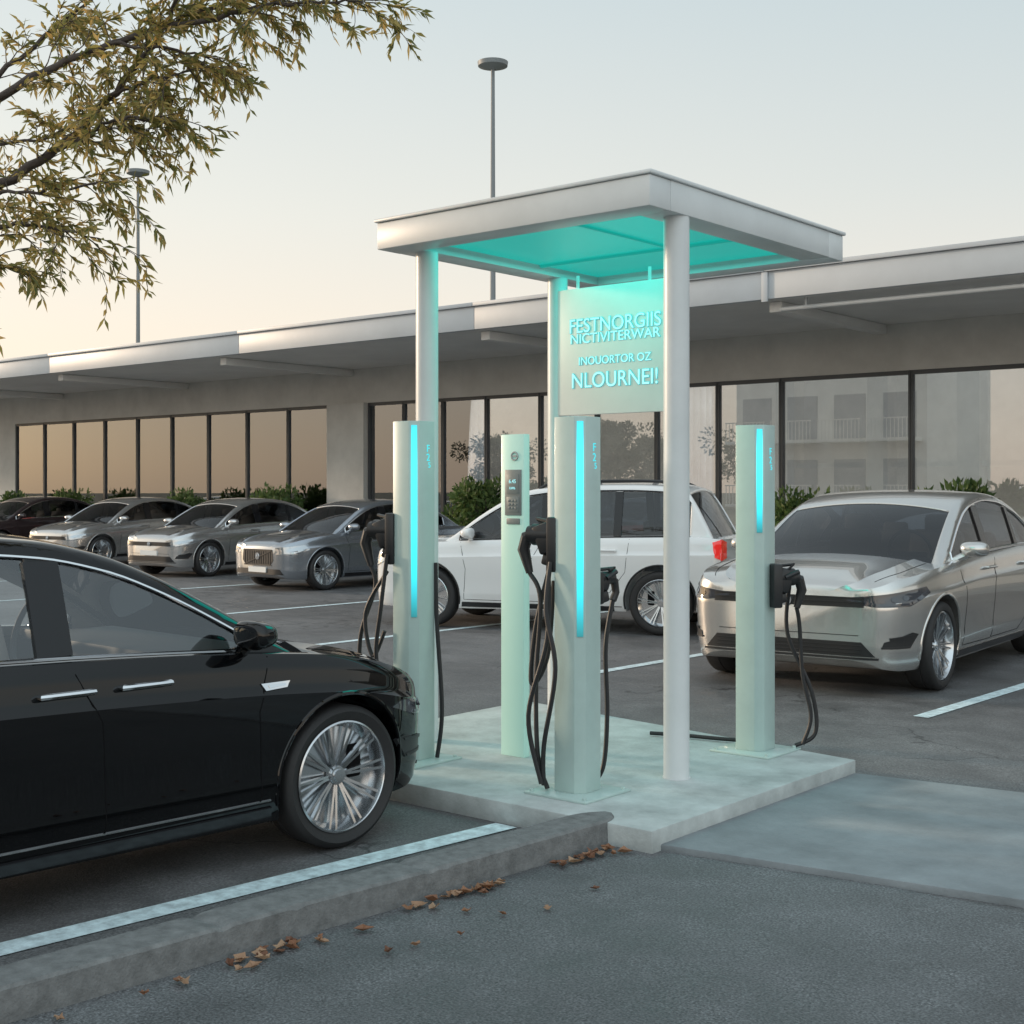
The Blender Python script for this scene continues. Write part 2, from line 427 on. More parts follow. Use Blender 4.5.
    for i in range(len(rows) - 1):
        for k in range(len(rows[0]) - 1):
            bm.faces.new((rows[i][k], rows[i + 1][k], rows[i + 1][k + 1], rows[i][k + 1]))
    bmesh.ops.remove_doubles(bm, verts=bm.verts, dist=.0004)
    bmesh.ops.recalc_face_normals(bm, faces=bm.faces)
    bm.normal_update()
    cen = max(bm.faces, key=lambda f: f.calc_center_median().z)
    if cen.normal.z < 0: bmesh.ops.reverse_faces(bm, faces=bm.faces)
    bm.normal_update()
    bvh2 = BVHTree.FromBMesh(bm)
    def cast(o, d, which=(0, 1)):
        best = None
        for b in [(bvh1, bvh2)[i] for i in which]:
            h = b.ray_cast(Vector(o), Vector(d))
            if h[0] is not None and (best is None or h[3] < best[1]): best = (h[0], h[3], h[1])
        return best
    polys = []
    for i, (a, b_) in enumerate(P['wins']):
        pts = []
        for x in np.linspace(a, b_, 9):
            zt = edge(x) - .070; zl = zs(x) + .022
            if zt - zl > .012: pts.append((x, zt))
        pa = pts[0][0]; pb = pts[-1][0]
        poly = [(pa, zs(pa) + .022), (pb, zs(pb) + .022)] + pts[::-1]
        polys.append(('side', poly, ['front_side_window', 'rear_side_window', 'quarter_window'][i]))
    xh, xr = P['xh'], P['xr']
    bx = gx1 - .02
    polys.append(('front', [(xh, -(yside(xh, edge(xh)) - .065)), (xh, yside(xh, edge(xh)) - .065), (bx, .80), (bx, -.80)], 'windscreen'))
    if style == 'suv':
        pr = [(xr, -.66), (xr, .66), (gx0 + .04, .76), (gx0 + .04, -.76)]
    else:
        yr = yside(xr, edge(xr)) - .08
        pr = [(xr, -yr), (xr, yr), (gx0 + .12, .62), (gx0 + .12, -.62)]
    polys.append(('rear', pr, 'rear_window'))
    def in_poly(u, v, poly):
        s = 0
        for i in range(len(poly)):
            a, b_ = poly[i], poly[(i + 1) % len(poly)]
            c = (b_[0] - a[0]) * (v - a[1]) - (b_[1] - a[1]) * (u - a[0])
            if abs(c) < 1e-9: continue
            if s == 0: s = 1 if c > 0 else -1
            elif (c > 0) != (s > 0): return False
        return True
    gmb = []
    for kind, poly, nm_ in polys:
        us = [p[0] for p in poly]; vs = [p[1] for p in poly]
        def sel(f):
            c = f.calc_center_median(); nn = f.normal
            if kind == 'side': return min(us) - .12 < c.x < max(us) + .12 and abs(nn.y) > .45 and abs(nn.x) < .8
            if kind == 'front': return c.x > min(us) - .1 and nn.z > .1
            return c.x < max(us) + .1 and nn.z > -.3
        for i in range(len(poly)):
            a, b_ = poly[i], poly[(i + 1) % len(poly)]
            d = (b_[0] - a[0], b_[1] - a[1])
            if math.hypot(*d) < 1e-4: continue
            fs = [f for f in bm.faces if sel(f)]
            es = {e for f in fs for e in f.edges}; vv = {v for f in fs for v in f.verts}
            if kind == 'side': pco = (a[0], 0, a[1]); pno = (-d[1], 0, d[0])
            else: pco = (a[0], a[1], 0); pno = (-d[1], d[0], 0)
            bmesh.ops.bisect_plane(bm, geom=list(vv) + list(es) + fs, plane_co=pco, plane_no=pno, dist=1e-5)
        bm.normal_update()
        take = []
        for f in bm.faces:
            if not sel(f): continue
            c = f.calc_center_median()
            u, v = (c.x, c.z) if kind == 'side' else (c.x, c.y)
            if kind != 'side' and abs(f.normal.y) > .62: continue
            if in_poly(u, v, poly): take.append(f)
        for sgn in ((1, -1) if kind == 'side' else (0,)):
            fs = [f for f in take if sgn == 0 or f.calc_center_median().y * sgn > 0]
            vmap = {}; V = []; F = []
            for f in fs:
                ids = []
                for v in f.verts:
                    if v not in vmap:
                        vmap[v] = len(V); V.append(tuple(v.co - v.normal * .010))
                    ids.append(vmap[v])
                F.append(ids)
            gmb.append((nm_, V, F))
        bmesh.ops.delete(bm, geom=take, context='FACES')
    for v in [v for v in bm.verts if not v.link_faces]: bm.verts.remove(v)
    me = bpy.data.meshes.new("cabin"); bm.to_mesh(me); bm.free()
    cab = mkobj("roof", me, [M[paint], M['lining']], E, ang=40)
    sm = cab.modifiers.new("s", 'SOLIDIFY'); sm.thickness = .03; sm.offset = -1; sm.material_offset = 1
    for nm_, V, F in gmb:
        if not V: continue
        me = bpy.data.meshes.new(nm_); me.from_pydata(V, [], F)
        mkobj(nm_, me, M['dglass' if gl == 'dglass' else gl], E, ang=60)
    def dens(pts, st=.03):
        out = []
        for a, b_ in zip(pts[:-1], pts[1:]):
            k = max(1, int(math.hypot(b_[0] - a[0], b_[1] - a[1]) / st))
            out += [(a[0] + (b_[0] - a[0]) * i / k, a[1] + (b_[1] - a[1]) * i / k) for i in range(k)]
        return out + [pts[-1]]
    def sideline(pts, s, off=0.0, st=.03):
        res = []
        for x, z in dens(pts, st):
            h = cast((x, s * 3, z), (0, -s, 0))
            if h: res.append(h[0] + Vector((0, s * off, 0)))
        return res
    def conform(poly, Ofn, D, off=.004, res=.05, skirt=.02):
        D = Vector(D).normalized(); t = bmesh.new()
        t.faces.new([t.verts.new((u, v, 0)) for u, v in poly])
        us = [p[0] for p in poly]; vs = [p[1] for p in poly]
        for ax, (lo, hi) in enumerate(((min(us), max(us)), (min(vs), max(vs)))):
            q = lo + res
            while q < hi - 1e-4:
                bmesh.ops.bisect_plane(t, geom=t.verts[:] + t.edges[:] + t.faces[:], plane_co=(q, 0, 0) if ax == 0 else (0, q, 0), plane_no=(1, 0, 0) if ax == 0 else (0, 1, 0))
                q += res
        dead = []
        for v in t.verts:
            h = cast(Ofn(v.co.x, v.co.y), D)
            if h: v.co = h[0] - D * off
            else: dead.append(v)
        if dead: bmesh.ops.delete(t, geom=dead, context='VERTS')
        be = [e for e in t.edges if e.is_boundary]
        r = bmesh.ops.extrude_edge_only(t, edges=be)
        bmesh.ops.translate(t, vec=D * skirt, verts=[v for v in r['geom'] if isinstance(v, bmesh.types.BMVert)])
        return t
    def sidepatch(mb, poly, s, off=.004, mi=0): mb.merge(conform(poly, lambda u, v: (u, s * 3, v), (0, -s, 0), off), mi)
    def frontpatch(mb, poly, off=.004, mi=0, end=1):
        if end == 1: poly = [(u, v + (dz if v > .5 else 0)) for u, v in poly]
        mb.merge(conform(poly, lambda u, v: (end * 5, u, v), (-end, 0, 0), off, res=.05), mi)
    def diag(mb, poly, s, off=.004, mi=0, end=1, ang=41):
        if end == 1: poly = [(u + du, v + (dz if v > .5 else 0)) for u, v in poly]
        a = rad(ang); D = (-end * math.cos(a), -s * math.sin(a), 0); U = Vector((-end * math.sin(a), s * math.cos(a), 0))
        mb.merge(conform(poly, lambda u, v: tuple(U * u - Vector(D) * 4 + Vector((0, 0, v))), D, off, res=.04), mi)
    for s in (1, -1):
        allx = [p for k, pl, _ in polys if k == 'side' for p in pl]
        xmax = max(p[0] for p in allx); xmin = min(p[0] for p in allx)
        topl = [(x, max(edge(x) - .063, zs(x) + .014)) for x in np.linspace(xmin, xmax, 40)]
        tr = M['chrome'] if style != 'suv' else M['trimblack']
        mb = MB()
        loop = sideline([(x, zs(x) + .012) for x in np.linspace(xmin, xmax + .01, 30)], s, .001) + sideline(topl, s, .001)[::-1]
        mb.tube(loop, .0078, 6)
        mb.obj("window_trim", tr, E)
        for (a, b_) in ((P['wins'][1][1], P['wins'][0][0]), (P['wins'][2][1], P['wins'][1][0])):
            bl = MB(); zt = edge((a + b_) / 2) - .075; zl = zs(a) + .02
            sidepatch(bl, [(a - .006, zl), (b_ + .006, zl), (b_ + .006, zt), (a - .006, zt)], s, .0035)
            bl.obj("door_pillar", M['trimblack'], E)
        z0 = zb(0) + .10; dx = .14
        for line in ([(P['wins'][0][0] - .05, zs(0) + .0), (dx, .75), (dx + .03, z0), (-.62, z0), (-.84, z0 + .13), (-1.02, .70), (-1.06, zs(-1) - .01)],
                     [(xa - .42, zs(xa - .42) - .01), (xa - .50, .7), (xa - .47, z0), (dx + .035, z0 - .005)]):
            L_ = sideline(line, s, -.001, .05)
            if len(L_) > 1:
                sm_ = MB(); sm_.tube(L_, .0034, 5); sm_.obj("door_seam", M['under'], E)
        hz = zs(0) - .115
        for hx in (.34, -.01) if style == 'hero' else (.24, -.80):
            pts = sideline([(hx - .11, hz), (hx + .11, hz)], s, .03)
            if len(pts) > 2:
                hb = MB(); hb.tube([pts[0] - Vector((0, s * .03, 0))] + pts + [pts[-1] - Vector((0, s * .03, 0))], [.009] + [.013] * len(pts) + [.009], 8)
                hb.obj("door_handle", M['chrome'] if style == 'hero' else M[paint], E)
        sl = MB()
        sidepatch(sl, [(-xa + P['arch'] + .02, zb(0) + .012), (xa - P['arch'] - .02, zb(0) + .012), (xa - P['arch'] - .03, zb(0) + .07), (-xa + P['arch'] + .03, zb(0) + .07)], s, .006)
        sl.obj("side_sill", M['trimblack'] if style != 'suv' else M['blackplastic'], E)
        for sx in (1, -1):
            al = MB(); pts = []
            for a in np.linspace(-12, 192, 34):
                x = sx * xa + (P['arch'] + .002) * math.cos(rad(a)); z = P['R'] + .01 + (P['arch'] + .002) * math.sin(rad(a))
                if z < zb(x) + .015: continue
                h = cast((x, s * 3, z), (0, -s, 0))
                if h: pts.append(h[0] - Vector((0, s * .003, 0)))
            if len(pts) > 3:
                al.tube(pts, .011, 8); al.obj("wheel_arch_lip", M['blackplastic'] if style == 'suv' else M[paint], E)
        mr = MB(); mx_ = xa - .56; mz = zs(mx_) + .092; my = s * (.93 * w(mx_) + .10)
        tmp = bmesh.new(); bmesh.ops.create_uvsphere(tmp, u_segments=24, v_segments=16, radius=1)
        sg = lambda q, e: math.copysign(abs(q) ** e, q)
        for v in tmp.verts:
            cx_, cy_, cz_ = sg(v.co.x, .8), sg(v.co.y, .72), sg(v.co.z, .75)
            v.co = Vector((cx_ * (.095 if cx_ > 0 else .05), cy_ * .112 * (1 - .12 * cx_), cz_ * .062 * (1 - .15 * cx_)))
        bmesh.ops.translate(tmp, vec=(mx_, my, mz), verts=tmp.verts); mr.merge(tmp, 0)
        mr.tube([(mx_ + .0, my - s * .05, mz - .045), (mx_ + .03, my - s * .13, mz - .085), (mx_ + .04, my - s * .19, mz - .10)], [.03, .030, .036], 8, 1)
        mr.obj("wing_mirror", [M[paint], M['trimblack']], E)
        hl = MB()
        if style == 'suv':
            hp = [(-1.18, .72), (-.80, .71), (-.53, .82), (-.60, .87), (-1.18, .81)]
            tp = [(-1.00, .86), (-.78, .84), (-.66, .88), (-.66, 1.05), (-.78, 1.08), (-1.00, 1.04)]
        elif style == 'silver':
            hp = [(-1.08, .632), (-.90, .606), (-.62, .612), (-.40, .700), (-.44, .745), (-.74, .712), (-1.08, .668)]
            tp = [(-1.30, .80), (-.75, .78), (-.55, .86), (-.62, .92), (-1.30, .89)]
        elif style == 'hero':
            hp = [(-1.06, .61), (-.85, .60), (-.64, .625), (-.50, .68), (-.56, .705), (-.78, .690), (-1.06, .660)]
            tp = [(-1.30, .80), (-.75, .78), (-.55, .86), (-.62, .92), (-1.30, .89)]
        else:
            hp = [(-1.08, .595), (-.85, .585), (-.60, .618), (-.41, .70), (-.46, .742), (-.75, .705), (-1.08, .665)]
            tp = [(-1.30, .80), (-.75, .78), (-.55, .86), (-.62, .92), (-1.30, .89)]
            if style == 'grey':
                hp = [(-1.05, .61), (-.72, .60), (-.47, .69), (-.55, .765), (-1.05, .715)]
        diag(hl, hp, s, .004, 0)
        dk = (style == 'silver')
        for uu in ((-.86, -.76, -.66) if dk else (-.95, -.78)):
            zc_ = .642 + (uu + 1.0) * .09 + (.12 if style == 'suv' else (.02 if style == 'grey' else 0))
            rx_ = .030 if dk else .036
            diag(hl, [(uu + rx_ * math.cos(rad(q)), zc_ + .020 * math.sin(rad(q))) for q in range(0, 360, 45)], s, .009, 1)
        if dk:
            diag(hl, [(-1.07, .648), (-.88, .615), (-.63, .620), (-.64, .636), (-.88, .632), (-1.07, .664)], s, .010, 2)
            diag(hl, [(-.60, .626), (-.415, .703), (-.43, .722), (-.61, .645)], s, .010, 2)
            diag(hl, [(-1.06, .668), (-.74, .704), (-.45, .736), (-.455, .745), (-.74, .713), (-1.06, .675)], s, .010, 1)
        else:
            diag(hl, [(hp[0][0] + .01, hp[0][1] + .004), (hp[1][0], hp[1][1] + .005), (hp[2][0] - .01, hp[2][1] + .006), (hp[2][0] - .02, hp[2][1] + .018), (hp[1][0], hp[1][1] + .018), (hp[0][0] + .01, hp[0][1] + .017)], s, .009, 2)
        hl.obj("headlight", [M['lensdark' if style in ('silver', 'hero') else 'lens'], M['chrome'], M['drl']], E)
        tl = MB(); diag(tl, tp, s, .008, 0, end=-1, ang=41); tl.obj("tail_light", [M['tail']], E)
    g = MB()
    if style == 'grey':
        frontpatch(g, [(-.34, .42), (.34, .42), (.42, .50), (.40, .68), (-.40, .68), (-.42, .50)], .006, 0)
        for y in np.linspace(-.35, .35, 12): frontpatch(g, [(y - .005, .44), (y + .005, .44), (y + .005, .66), (y - .005, .66)], .012, 4)
        for zq in (.675, .415): frontpatch(g, [(-.38, zq), (.38, zq), (.38, zq + .012), (-.38, zq + .012)], .013, 1)
        frontpatch(g, [(-.38, .43), (-.33, .43), (.38, .66), (.33, .66)], .015, 1)
        frontpatch(g, [(-.66, .27), (.66, .27), (.58, .36), (-.58, .36)], .006, 0)
    elif style == 'suv':
        frontpatch(g, [(-.4, .60), (.4, .60), (.44, .74), (-.44, .74)], .006, 0)
        frontpatch(g, [(-.6, .36), (.6, .36), (.55, .46), (-.55, .46)], .006, 0)
    else:
        frontpatch(g, [(-.60, .610), (.60, .610), (.60, .672), (-.60, .672)], .006, 0)
        frontpatch(g, [(-.60, .636), (.60, .636), (.60, .644), (-.60, .644)], .012, 1)
        frontpatch(g, [(-.60, .668), (.60, .668), (.60, .677), (-.60, .677)], .012, 1)
        frontpatch(g, [(-.60, .603), (.60, .603), (.60, .611), (-.60, .611)], .012, 1)
        frontpatch(g, [(-.68, .300), (.68, .300), (.58, .405), (-.58, .405)], .006, 0)
        for z in (.325, .352, .380): frontpatch(g, [(-.58, z - .003), (.58, z - .003), (.58, z + .003), (-.58, z + .003)], .011, 4)
        frontpatch(g, [(-.70, .278), (.70, .278), (.70, .294), (-.70, .294)], .016, 1)
        frontpatch(g, [(-.56, .450), (.56, .450), (.56, .455), (-.56, .455)], .005, 2)
        for s in (1, -1):
            diag(g, [(-.86, .36), (-.62, .36), (-.54, .46), (-.60, .475), (-.84, .41)], s, .007, 0)
            diag(g, [(-.86, .362), (-.63, .362), (-.62, .376), (-.86, .376)], s, .012, 1)
            diag(g, [(-.80, .425), (-.60, .445), (-.585, .460), (-.80, .442)], s, .012, 3)
    g.obj("front_grille", [M['blackplastic'], M['chrome'], M['under'], M['drl'], M['greyplastic']], E)
    bd_ = MB(); zz = .637 if style in ('hero', 'silver', 'plain') else (.57 if style == 'grey' else .67)
    rr0 = .06 if style == 'grey' else .045
    frontpatch(bd_, [(rr0 * math.cos(rad(q)), zz + rr0 * math.sin(rad(q))) for q in range(0, 360, 30)], .017, 0)
    frontpatch(bd_, [(rr0 * .75 * math.cos(rad(q)), zz + rr0 * .75 * math.sin(rad(q))) for q in range(0, 360, 30)], .020, 1)
    frontpatch(bd_, [(-.022, zz + .022), (-.013, zz + .022), (.0, zz - .012), (.013, zz + .022), (.022, zz + .022), (.004, zz - .026), (-.004, zz - .026)], .023, 0)
    bd_.obj("emblem", [M['chrome'], M['trimblack']], E)
    if style in ('plain', 'grey'):
        zl_ = .30 if style == 'grey' else .42
        lp = MB(); frontpatch(lp, [(-.24, zl_), (.24, zl_), (.24, zl_ + .09), (-.24, zl_ + .09)], .02, 0); lp.obj("licence_plate", M['plate'], E)
    for s in (1, -1):
        pts = []
        for x in np.linspace(1.3, x1 - .10, 16):
            h = cast((x, s * (.80 * w(x)), 3), (0, 0, -1), (0,))
            if h: pts.append(h[0])
        if len(pts) > 2:
            hs = MB(); hs.tube(pts, .003, 5); hs.obj("bonnet_seam", M['under'], E)
    if style == 'suv':
        for s in (1, -1):
            pts = []
            for x in np.linspace(.1, -1.5, 14):
                h = cast((x, s * .62, 3), (0, 0, -1)); pts.append(h[0] + Vector((0, 0, .045 if .0 > x > -1.4 else .0)))
            rr = MB(); rr.tube(pts, .017, 8); rr.obj("roof_rail", M['blackplastic'], E)
        rb = MB(); frontpatch(rb, [(-.80, .30), (.80, .30), (.78, .52), (-.78, .52)], .006, 0, end=-1); rb.obj("rear_bumper", M['blackplastic'], E)
        lp = MB(); frontpatch(lp, [(-.26, .72), (.26, .72), (.26, .83), (-.26, .83)], .01, 0, end=-1); lp.obj("licence_plate", M['plate'], E)
    if style == 'hero':
        for s in (1, -1):
            fb = MB()
            sidepatch(fb, [(.94, .79), (1.06, .795), (1.08, .822), (.92, .822)], s, .007, 0)
            sidepatch(fb, [(.96, .801), (1.05, .804), (1.055, .813), (.955, .813)], s, .010, 1)
            fb.obj("wing_badge", [M['chrome'], M['trimblack']], E)
            cs = MB(); L_ = sideline([(-.95, .30), (.98, .295)], s, .003, .06); cs.tube(L_, .006, 6); cs.obj("sill_moulding", M['chrome'], E)
    hs_ = zs(0)
    for s in (1, -1):
        it = MB(); it.box((-.12, s * .37, .86), (.16, .46, .62), .05, rot=(0, rad(-14), 0)); it.box((-.22, s * .37, hs_ + .22), (.10, .24, .17), .04)
        it.obj("seat", M['seat'], E)
    it = MB(); it.box((-1.05, 0, .88), (.18, 1.2, .5), .05, rot=(0, rad(-20), 0))
    for s in (1, -1): it.box((-1.15, s * .35, hs_ + .14), (.08, .24, .14), .03)
    it.obj("rear_seat", M['seat'], E)
    ds = MB(); ds.box((.88, 0, .88), (.5, 1.4, .16), .05); ds.obj("dashboard", M['dash'], E)
    sw = MB(); pts = [(.50 + .06 * math.sin(a), .37 + .18 * math.cos(a), hs_ + .0 + .18 * math.sin(a)) for a in np.linspace(0, 2 * math.pi, 25)]
    sw.tube(pts, .015, 8); sw.box((.53, .37, hs_ - .02), (.04, .3, .05), .01); sw.obj("steering_wheel", M['dash'], E)
    R, ri = P['R'], P['rimr']
    for sx in (1, -1):
        for s in (1, -1):
            hb = MB(); hb.cyl((0, -.03 * s, 0), (0, .0, 0), .150, seg=36, mi=0); hb.box((.12, .01 * s, .05), (.08, .06, .16), .015, 1)
            wh = hb.obj("wheel", [M['under'], M['brake']], E, loc=(sx * xa, s * (w(xa) - .125), R))
            ty = MB(); ty.lathe([(ri, .085), (ri + .012, .108), (ri + .04, .114), (R - .03, .112), (R - .01, .102), (R, .082), (R + .0, .03), (R - .006, .026), (R - .006, .02), (R, .016), (R, -.08), (R - .01, -.10), (R - .03, -.112), (ri, -.09)], 64, closed=True)
            ty.obj("tyre", M['tyre'], wh, ang=50)
            rm = MB(); rm.lathe([(ri + .004, s * .098), (ri - .004, s * .102), (ri - .007, s * .097)], 64, mi=0)
            rm.lathe([(ri - .007, s * .097), (ri - .03, s * .04), (ri - .035, -s * .09)], 64, mi=2)
            ns = 10
            for k in range(ns):
                a0 = 2 * math.pi * k / ns + .1
                tn = Vector((-math.sin(a0), 0, math.cos(a0))); rd = Vector((math.cos(a0), 0, math.sin(a0)))
                for (ra, rb_, wi, wo, ca_, cb_) in ((.045, ri - .006, .0065, .0060, -.004, -.020), (.045, ri - .006, .0065, .0060, .004, .020)):
                    yi, yo = s * .052, s * .088
                    vs = []
                    for rr_, ww, yy, cc in ((ra, wi, yi, ca_), (rb_, wo, yo, cb_)):
                        for q in (-1, 1):
                            for dy in (0, -.022 * s): vs.append(tuple(rd * rr_ + tn * (cc + q * ww) + Vector((0, yy + dy, 0))))
                    rm.raw(vs, [(0, 2, 6, 4)], 0)
                    rm.raw(vs, [(1, 5, 7, 3), (0, 4, 5, 1), (2, 3, 7, 6), (4, 6, 7, 5), (0, 1, 3, 2)], 2)
            rm.cyl((0, s * .03, 0), (0, s * .060, 0), .052, .042, 30, 0)
            rm.cyl((0, s * .060, 0), (0, s * .068, 0), .030, .028, 24, 1)
            rm.cyl((0, s * .020, 0), (0, s * .024, 0), ri - .022, ri - .022, 36, 2)
            rm.obj("rim", [M['alloy'], M['hubteal'], M['under']], wh, ang=30)
    return E

# ------------------------------------------------------------------ ground
def sheet(name, pts, z, mat):
    mb = MB(); mb.raw([(x, y, z) for x, y in pts], [tuple(range(len(pts)))])
    o = mb.obj(name, mat, ang=None)
    if o.data.polygons[0].normal.z < 0: o.data.flip_normals()
    struct(o); return o
sheet("ground", [(-600, -600), (600, -600), (600, 600), (-600, 600)], -.012, M['ground'])
sheet("parking_lot", [(-70, -14), (60, -14), (60, 20.0), (-70, 20.0)], -.004, M['lot'])
sheet("road", [(-4.6, -13), (50, -13), (50, 5.5), (-3.7, 5.35), (-3.80, 5.1), (-4.3, -2)], .0, M['road'])
def kx(y): return -3.69 + (y - 5.12) * .075
kb = MB(); rnd = random.Random(3)
ys = list(np.arange(-7, 5.08, .04)) + [5.10, 5.13, 5.16, 5.19, 5.215, 5.235, 5.25]; rows = []
drift = 0; d2 = 0
for i, y in enumerate(ys):
    x = kx(y); t = max(0, (y - 5.05) / .21); nar = math.sqrt(max(.06, 1 - t * t))
    drift = drift * .9 + rnd.uniform(-.0012, .0012); d2 = d2 * .85 + rnd.uniform(-.001, .001)
    wd = .20; cx = x - wd / 2 + drift * nar; hw = wd / 2 * nar
    joint = (i % 25 == 0) and y < 5
    hgt = .119 + d2 if not joint else .106; ins = .007 if joint else 0
    chip = rnd.uniform(.004, .012) if (rnd.random() < .07 and y < 5) else 0
    e1 = min(.04, hw * .5)
    prof = [(cx + hw + .006, -.02), (cx + hw + .004, .04), (cx + hw - ins, hgt - .012 - chip), (cx + hw - .010 - chip - ins, hgt - .001),
            (cx + hw - e1, hgt), (cx - hw + e1, hgt), (cx - hw + .008, hgt - .001), (cx - hw, hgt - .010), (cx - hw, -.02)]
    rows.append([(px, y, pz) for px, pz in prof])
vs = [v for r in rows for v in r]; npf = 9
fs = [(i * npf + k, i * npf + k + 1, (i + 1) * npf + k + 1, (i + 1) * npf + k) for i in range(len(rows) - 1) for k in range(npf - 1)]
fs.append(tuple((len(rows) - 1) * npf + k for k in range(npf)))
kb.raw(vs, fs); o = kb.obj("kerb", M['kerb'], ang=32); struct(o)
def sx_(y): return -4.30 + (y - 5.12) * .10
sheet("bay_line", [(sx_(-4) - .07, -4), (sx_(-4) + .07, -4), (sx_(5.10) + .07, 5.10), (sx_(5.10) - .07, 5.10)], .001, M['paint_line'])
for X in (-4.0, -7.28, -10.9, -14.6, -18.9, -23.0, -27.5):
    sheet("bay_line", [(X - .06, 9.5), (X + .06, 9.5), (X + .17, 15.3), (X + .05, 15.3)], .001, M['paint_line'])
Zp = .105
mb = MB(); mb.prism([(-3.445, 5.127), (-3.445, 7.25), (-6.3, 7.7), (-6.3, 5.127)], -.02, Zp, .008)
o = mb.obj("charging_platform", M['concrete'], ang=40); struct(o)
mb = MB(); mb.prism([(-3.455, 5.20), (-1.9, 5.43), (12, 7.2), (12, 9.4), (-2.4, 7.38), (-3.455, 7.24)], -.02, .030, .006)
o = mb.obj("pavement", M['slab'], ang=40); struct(o)
mb = MB(); mb.box((-15, 20.75, .04), (62, 1.7, .12), .01); o = mb.obj("footway", M['slab']); struct(o)

# ------------------------------------------------------------------ charging canopy
can = thing("charging_canopy", "white flat canopy on slim round columns with glowing teal underside", "canopy", (-4.92, 6.9, Zp))
def wl(x, y, z, o): return (x - o[0], y - o[1], z - o[2])
co = (-4.92, 6.9, Zp)
X0, X1, Y0, Y1 = -5.94, -3.91, 5.80, 8.04
mb = MB()
fw = .20
cx, cy = (X0 + X1) / 2 - co[0], (Y0 + Y1) / 2 - co[1]
LX, LY = X1 - X0, Y1 - Y0
z0, z1 = 3.17 - Zp, 3.335 - Zp
mb.box((cx, cy - LY / 2 + fw / 2, (z0 + z1) / 2), (LX, fw, z1 - z0), .006)
mb.box((cx, cy + LY / 2 - fw / 2, (z0 + z1) / 2), (LX, fw, z1 - z0), .006)
mb.box((cx - LX / 2 + fw / 2, cy, (z0 + z1) / 2 + .001), (fw, LY - 2 * fw, z1 - z0 - .002), .003)
mb.box((cx + LX / 2 - fw / 2, cy, (z0 + z1) / 2 + .001), (fw, LY - 2 * fw, z1 - z0 - .002), .003)
mb.box((cx, cy, z1 + .013), (LX + .03, LY + .03, .022), .006)
roof = mb.obj("canopy_roof", M['white'], can)
mb = MB(); mb.box((cx, cy, z0 + .07), (LX - 2 * fw - .002, LY - 2 * fw - .002, .02)); mb.obj("light_panel", M['teal_panel'], roof)
mb = MB(); mb.box((cx, cy + .25, z0 + .05), (LX - 2 * fw - .01, .022, .02), .004); mb.obj("panel_rib", M['rib'], roof)
mb = MB(); mb.box((cx + .25, cy - .33, z0 + .052), (.018, LY / 2 - fw + .1, .016), .003); mb.obj("panel_rib", M['rib'], roof)
for X, Y in ((-3.985, 6.17), (-5.79, 6.09), (-5.80, 7.44)):
    mb = MB(); p = wl(X, Y, 0, co)
    mb.cyl((p[0], p[1], 0), (p[0], p[1], z0 + .004), .071, seg=40); mb.cyl((p[0], p[1], 0), (p[0], p[1], .008), .076, seg=40)
    mb.obj("column", M['white'], can)
al_ = bpy.data.lights.new("canopy_lamp", 'AREA'); al_.shape = 'RECTANGLE'; al_.size = LX - 2 * fw - .1; al_.size_y = LY - 2 * fw - .1; al_.energy = 15; al_.color = (.06, .95, .80)
ao = bpy.data.objects.new("canopy_lamp", al_); COL.objects.link(ao); ao.parent = can; ao.location = (cx, cy, z0 + .036)
sg_ = thing("hanging_sign", "pale frosted hanging information sign with glowing turquoise letters", "sign", (-5.29, 7.40, 2.2))
mb = MB(); mb.box((0, 0, .44), (.98, .03, .88), .006); mb.obj("panel", M['signp'], sg_)
mb = MB(); mb.box((-.3, 0, .925), (.02, .01, .09)); mb.obj("hanger", M['white'], sg_)
mb = MB(); mb.box((.3, 0, .925), (.02, .01, .09)); mb.obj("hanger", M['white'], sg_)
RX = Matrix.Rotation(rad(90), 4, 'X')
def tm(x, z, sx=1, dy=0): return Matrix.Translation((x, -.018 + dy, z)) @ RX @ Matrix.Diagonal((sx, 1, 1, 1))
for s_, sz, z_, sx_k in (("FESTNORGIIS", .138, .612, .94), ("NICTIVITERWAR", .094, .524, 1.07), ("INOUORTOR OZ", .078, .368, 1.0), ("NLOURNEI!", .148, .232, .95)):
    lt = text_join([(s_, sz, tm(.02, z_, sx_k))], .002).obj("lettering", M['textglow'], sg_, ang=None)
    text_join([(s_, sz, tm(.02, z_, sx_k, .001))], outline=.0032 if sz > .1 else .0022).obj("letter_outline", M['letteredge'], lt, ang=None)

